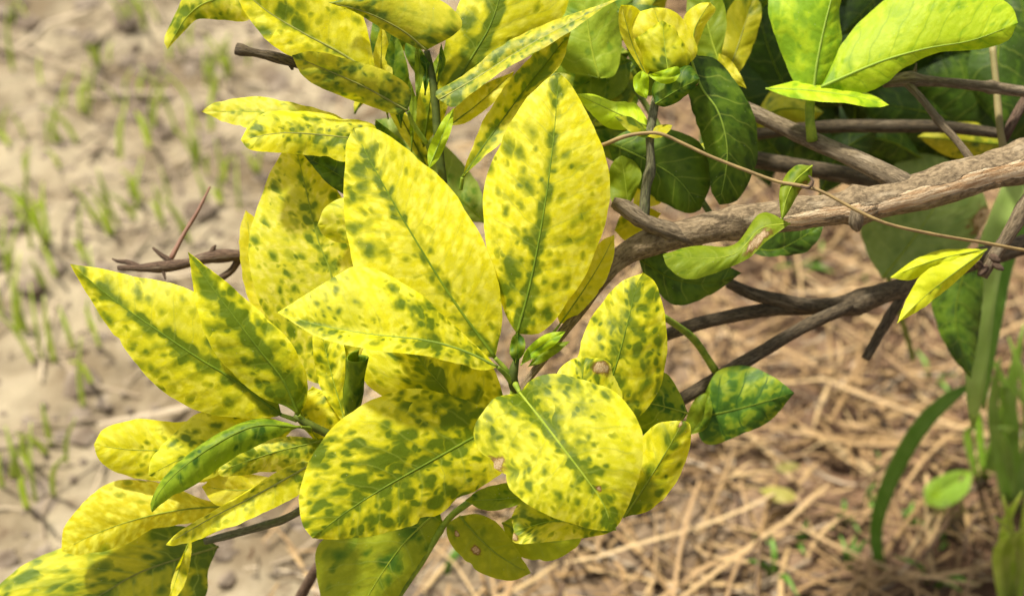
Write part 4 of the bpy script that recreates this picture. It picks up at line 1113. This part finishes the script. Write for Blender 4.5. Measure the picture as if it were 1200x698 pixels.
# more leaves farther back, their colour also darkened to stand in for deep shade
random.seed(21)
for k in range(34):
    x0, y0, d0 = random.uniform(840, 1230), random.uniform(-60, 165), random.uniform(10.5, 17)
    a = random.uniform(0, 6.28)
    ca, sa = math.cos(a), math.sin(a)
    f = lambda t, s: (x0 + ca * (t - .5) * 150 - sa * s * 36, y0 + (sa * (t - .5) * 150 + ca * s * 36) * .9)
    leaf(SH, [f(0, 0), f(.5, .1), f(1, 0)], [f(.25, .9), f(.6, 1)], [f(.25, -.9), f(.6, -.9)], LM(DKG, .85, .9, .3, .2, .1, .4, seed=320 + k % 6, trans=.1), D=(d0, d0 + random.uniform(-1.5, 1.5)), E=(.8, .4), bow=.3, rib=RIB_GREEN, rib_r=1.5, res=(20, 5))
k = 0  # unseen leaves above the frame, added toward the sun to shade this corner
while k < 70:
    q = P(random.uniform(850, 1120), random.uniform(-30, 230), random.uniform(10, 16)) + SUN_DIR * random.uniform(.10, .34)
    dq = (q - C0).dot(FWD)
    x0, y0, d0 = 600 + (q - C0).dot(RGT) / dq / W * 1200, 349 - (q - C0).dot(UPV) / dq / W * 1200, (dq - SUBJ) * 100
    if y0 > -120:
        continue
    k += 1
    a = random.uniform(0, 6.28)
    L_, w_ = 190, 46
    ca, sa = math.cos(a), math.sin(a)
    f = lambda t, s: (x0 + ca * t * L_ - sa * s * w_, y0 + (sa * t * L_ + ca * s * w_) * .8)
    leaf(SH, [f(0, 0), f(.5, .1), f(1, 0)], [f(.25, .9), f(.6, 1)], [f(.25, -.9), f(.6, -.9)], LM(DKG, .5, .9, .3, .2, .1, .4, seed=300 + k % 4, trans=.1), D=(d0, d0 + random.uniform(-1, 1)), E=(.8, .4), bow=.3, rib=RIB_GREEN, rib_r=1.6, res=(14, 4))

BW = thing('broad_leaf_weed', 'low weed with one large round grey green leaf edged brown under the thick branch', 'weed', P(1085, 330, 16))
wood('stalk', [(1070, 420, 26, 3), (1050, 350, 18, 3), (1040, 322, 14, 3)], STEM, BW, step=.004)
leaf(BW, [(1034, 326), (1070, 280), (1098, 235), (1106, 184)], [(1016, 296), (1008, 262), (1022, 222), (1050, 192), (1080, 180)], [(1080, 326), (1120, 304), (1148, 272), (1158, 243), (1140, 210)], LM(dict(yellow=(.20, .27, .06), pale=(.24, .31, .08), olive=(.15, .22, .045), dark=(.10, .16, .03)), .35, .6, .2, 0, 0, .4, seed=221, a=(.02, .55, .10), b=(.98, .6, .12), trans=.15), D=(13, 13), E=(.4, .4), rib=RIB_PALE, rib_r=1.4)

K = thing('yellow_leaf_twig', 'grey twig at the right edge with a pair of pointed bright yellow green leaves', 'twig', P(1160, 320, 4))
wood('limb', [(1225, 205, 3.4, 11), (1200, 245, 3.6, 9.5), (1178, 280, 3.8, 8), (1162, 305, 4.0, 7), (1152, 325, 4.1, 5)], BARK, K, rough=.2, freq=110, segs=14, step=.002)
for q in ((1156, 312, 5, 1147, 322), (1150, 316, 4.5, 1146, 306), (1160, 300, 4.5, 1172, 306), (1163, 308, 4, 1176, 316)):
    wood('bud', [(q[0], q[1], 3.9, 3.5), ((q[0] + q[3]) / 2, (q[1] + q[4]) / 2, 3.8, q[2]), (q[3], q[4], 3.7, 2)], BARK_RED, K, rough=.25, freq=250, segs=8, step=.0012)
leaf(K, [(1157, 292), (1110, 301), (1075, 312), (1043, 325)], [(1130, 291), (1100, 293), (1070, 305)], [(1130, 302), (1100, 312), (1068, 328)], LM(dict(LIM, yellow=(.56, .60, .012), pale=(.62, .66, .03)), .15, 1, .1, 0, .1, .2, seed=231, trans=.4), D=(3.8, 3.4), E=(.4, .1), rib=RIB_PALE, rib_r=.9)
leaf(K, [(1157, 292), (1118, 320), (1084, 347), (1051, 379)], [(1120, 303), (1084, 318), (1062, 350)], [(1140, 312), (1108, 340), (1080, 362)], LM(dict(LIM, yellow=(.60, .62, .012), pale=(.66, .68, .03)), .12, 1, .1, 0, .1, .2, seed=233, trans=.4), D=(3.5, 3.0), E=(.2, .2), rib=RIB_PALE, rib_r=.9)

# ------------------------------------------------------------------ the dry vine
V = thing('vine', 'thin tan climbing vine stretched across the thick branch with two curling leaves', 'vine', P(940, 218, 1.2))
wood('tendril', [(700, 172, 2.2, 2.5), (712, 168, 1.9, 2.6), (732, 160, 1.7, 2.6), (755, 156, 1.7, 2.1), (775, 157, 1.7, 2.1), (800, 168, 1.7, 2.1), (832, 183, 1.6, 2.1), (878, 201, 1.5, 2.1), (912, 213, 1.4, 2.1), (940, 218, 1.3, 2.4), (964, 225, 1.2, 2.1), (1007, 248, 1.0, 2.1), (1043, 263, 1.0, 2.1), (1097, 275, 1.4, 2.1),
                 (1151, 284, 2.2, 2.1), (1200, 293, 2.6, 2.1), (1260, 303, 3, 2.1)], VINE, V, rough=.1, freq=160, segs=10, step=.002)
wood('curl', [(938, 218, 1.3, 1.8), (948, 220, 1.0, 1.6), (953, 213, .9, 1.4), (948, 206, 1.1, 1.2)], BARK_RED, V, segs=8, step=.001)
leaf(V, [(952, 194), (932, 212), (922, 232), (916, 258)], [(932, 194), (917, 211), (913, 232)], [(950, 211), (936, 226), (925, 246)], LM(GRN, .15, 1, .1, .1, .1, .4, seed=241, a=(.9, .4, .2)), D=(1.6, 1.0), E=(.3, .5), camber=.2, rib=RIB_PALE, rib_r=1)
leaf(V, [(926, 262), (892, 268), (862, 297), (820, 303), (776, 298)], [(906, 251), (888, 252), (860, 287), (815, 288)], [(900, 281), (880, 300), (858, 312), (808, 328), (784, 315)], LM(GRN, .16, 1, .1, .1, .1, .5, seed=243, a=(.75, .25, .2)), D=(1.4, .9), E=(.7, -.2), camber=.14, rib=RIB_PALE, rib_r=1.1)

# ------------------------------------------------------------------ dead twigs on the left
O = thing('dead_twig', 'dead reddish brown twig with thorns behind the leaves at left', 'twig', P(230, 305, 5))
wood('limb', [(330, 300, 5.2, 8), (281, 299, 5.2, 6.5), (250, 301, 5.1, 7.5), (215, 309, 5, 6), (185, 313, 5, 6.5), (160, 314, 5, 5), (138, 314, 5, 3.5)], BARK_RED, O, rough=.28, freq=110, segs=14, step=.002)
wood('side_twig', [(165, 314, 5, 4), (150, 307, 5.1, 3), (138, 306, 5.2, 2), (131, 303, 5.2, .8)], BARK_RED, O, rough=.2, segs=8, step=.002)
wood('thorn', [(200, 306, 5, 4), (188, 298, 5, 2.6), (179, 290, 5, 1.4)], BARK_RED, O, rough=.2, segs=8, step=.0015)
wood('thorn', [(190, 312, 5, 3.5), (192, 320, 4.9, 2.4), (194, 327, 4.8, 1)], BARK_RED, O, rough=.2, segs=8, step=.0015)
wood('thorn', [(247, 298, 5, 4), (250, 291, 5, 2.6), (253, 287, 5, 1)], BARK_RED, O, rough=.2, segs=8, step=.0015)
wood('side_twig', [(282, 300, 5.3, 5), (272, 316, 5.3, 4.5), (258, 326, 5.2, 4)], BARK_RED, O, rough=.2, segs=8, step=.002)
wood('side_twig', [(198, 308, 5, 3.5), (215, 275, 5.4, 2.6), (232, 247, 5.8, 2.2), (246, 219, 6.2, 1.2)], plain('red_twig', (.13, .055, .03), (.20, .10, .06), 150, .6), O, rough=.1, segs=8, step=.003)
U = thing('broken_twig', 'short dark twig with a broken knobbed end at the upper left', 'twig', P(300, 62, 2.6))
wood('limb', [(470, 105, 3.2, 7), (400, 88, 3.0, 7), (345, 73, 2.8, 6.5), (305, 63, 2.7, 5.5), (288, 60, 2.6, 6), (281, 58, 2.6, 8.5), (277, 57, 2.6, 7)], BARK_DARK, U, rough=.22, freq=150, segs=12, step=.002)
wood('thorn', [(340, 74, 2.8, 4), (343, 82, 2.8, 1.5)], BARK_DARK, U, segs=8, step=.001)
Q = thing('dead_stick', 'dead brown stick rising from the bottom edge below the big mottled leaf', 'stick', P(360, 690, 9))
wood('stick', [(372, 662, 8.5, 5), (360, 685, 9, 7), (340, 720, 10, 7)], BARK_RED, Q, rough=.2, segs=10, step=.003)

# ------------------------------------------------------------------ grass and litter at the right


def PG(x, y, d):
    return P(x, y, (d - SUBJ) * 100)


g1 = thing('arching_grass', 'long arching dark green grass blade rising over the straw at lower right', 'grass', PG(1037, 676, .74))
put_blade(g1, [PG(1040, 690, .745), PG(1027, 640, .72), PG(1030, 600, .70), PG(1048, 552, .68), PG(1078, 500, .66), PG(1110, 468, .65), PG(1140, 449, .64)], [.0022, .0028, .0034, .0038, .0038, .0032, .0006], GRASS_MID)
g2 = thing('strap_grass', 'broad pale green strap shaped grass leaves hanging at the right edge', 'grass', PG(1150, 460, .6))
put_blade(g2, [PG(1200, 190, .56), PG(1182, 235, .56), PG(1160, 300, .565), PG(1150, 360, .57), PG(1143, 450, .58), PG(1140, 500, .6)], [.0034, .0046, .0054, .0052, .0038, .0008], GRASS_LT, fold=.3)
put_blade(g2, [PG(1215, 240, .60), PG(1180, 300, .60), PG(1165, 370, .60), PG(1155, 440, .61), PG(1152, 480, .62)], [.0024, .0036, .0036, .0022, .0006], GRASS_MID, fold=.3)
g3 = thing('hanging_leaf', 'dark green pointed leaf hanging tip down beside the strap grass', 'leaf', P(1128, 300, 12))
leaf(g3, [(1136, 296), (1120, 370), (1138, 444)], [(1104, 318), (1092, 360), (1112, 412)], [(1152, 330), (1147, 390)], LM(DKG, .6, 1, .2, 0, 0, .3, seed=251, trans=.06), D=(11, 11), E=(.5, .5), rib=RIB_GREEN, rib_r=1.2)
for k, (lab, base, blades) in enumerate((
    ('tall grass tuft with soft pale blades at the right edge below the strap grass', (1190, 600), [((1172, 420), .0028), ((1150, 400), .002), ((1200, 380), .003), ((1190, 450), .003), ((1182, 395), .0024), ((1210, 470), .003), ((1165, 500), .002)]),
    ('wide bladed grass tuft in the lower right corner', (1185, 720), [((1198, 575), .0024), ((1166, 605), .0016), ((1215, 540), .0026), ((1183, 625), .002), ((1205, 615), .002), ((1175, 580), .0014)]),
    ('small grass tuft between the arching blade and the strap grass', (1152, 560), [((1160, 440), .003), ((1178, 450), .003), ((1140, 470), .002), ((1170, 500), .0024), ((1146, 500), .002)]),
)):
    p = G(*base)
    d0 = (p - C0).dot(FWD)
    t = thing('grass_tuft', lab, 'grass', p)
    for (tx, ty), w in blades:
        q2 = PG(tx, ty, d0 - .10)
        q1 = p.lerp(q2, .55) + Vector((random.uniform(-.01, .01), 0, .012))
        put_blade(t, [p + Vector((random.uniform(-.004, .004), 0, -.003)), q1, q2], [w * .7, w, .0004], GRASS_LT if k != 1 else GRASS)
for k, (px, py, hpx, lab) in enumerate(((430, 690, 60, ''), (570, 680, 50, ''), (520, 690, 60, ''), (905, 690, 60, ''), (930, 650, 40, ''), (985, 620, 40, ''), (1060, 620, 30, ''), (1010, 600, 30, ''), (1110, 640, 40, ''), (880, 640, 30, ''), (1030, 560, 30, ''), (960, 320, 60, ''), (935, 335, 50, ''), (1090, 450, 50, ''), (1010, 330, 60, ''), (1090, 690, 50, ''), (990, 680, 40, ''))):
    p = G(px, py)
    p.z = ground_height(p.x, p.y)
    t = thing('grass_sprig', 'small green grass sprig growing up through the straw litter', 'grass', p, 'grass sprigs in the straw litter')
    for b in range(3):
        h = hpx * CMPX * 1.7 * random.uniform(.6, 1.1)
        a = random.uniform(0, 6.28)
        dv = Vector((math.cos(a), math.sin(a), 0))
        put_blade(t, [p + dv * .002, p + dv * h * .35 + Vector((0, 0, h * .5)), p + dv * h * .9 + Vector((0, 0, h * .55))], [.0012, .0014, .0002], GRASS_DK)


def flat_leaf(name, label, cat, mid, left, right, mat, rib=None):
    """a leaf lying on the litter: outline in ground pixels"""
    d = (G(*mid[len(mid) // 2], .022) - C0).dot(FWD)
    dz = (d - SUBJ) * 100
    d1 = ((G(*mid[0], .022) - C0).dot(FWD) - SUBJ) * 100
    d2 = ((G(*mid[-1], .022) - C0).dot(FWD) - SUBJ) * 100
    t = thing(name, label, cat, G(*mid[0], .02))
    up = ((G(left[0][0], left[0][1], .022) - C0).dot(FWD) - SUBJ) * 100 - dz
    lo = ((G(right[0][0], right[0][1], .022) - C0).dot(FWD) - SUBJ) * 100 - dz
    leaf(t, mid, left, right, mat, D=(d1, d2), E=(up, lo), camber=.12, rib=rib, rib_r=1, res=(24, 6))


flat_leaf('fallen_leaf', 'small fallen pale yellow leaf lying on the straw litter', 'leaf', [(890, 574), (912, 577), (934, 582)], [(905, 569), (925, 573)], [(905, 586), (925, 588)], LM(dict(OLV, yellow=(.42, .36, .09), pale=(.48, .42, .13)), .15, 1, .1, 0, .1, .2, seed=261), RIB_PALE)
flat_leaf('fallen_leaf', 'duller olive fallen leaf just beyond the pale yellow fallen leaf', 'leaf', [(908, 548), (922, 547), (938, 545)], [(916, 542), (930, 541)], [(916, 553), (930, 552)], LM(dict(OLV, yellow=(.30, .26, .08), pale=(.36, .31, .11)), .15, 1, .1, 0, .1, .2, seed=263), None)
flat_leaf('fallen_leaf', 'flat green heart shaped leaf lying in the straw beside the arching grass blade', 'leaf', [(1084, 590), (1112, 570), (1140, 552)], [(1085, 568), (1115, 552)], [(1108, 594), (1134, 576)], LM(dict(LIM, yellow=(.22, .36, .04), pale=(.27, .42, .06)), .3, 1, .1, 0, .1, .3, seed=265), RIB_LIGHT)
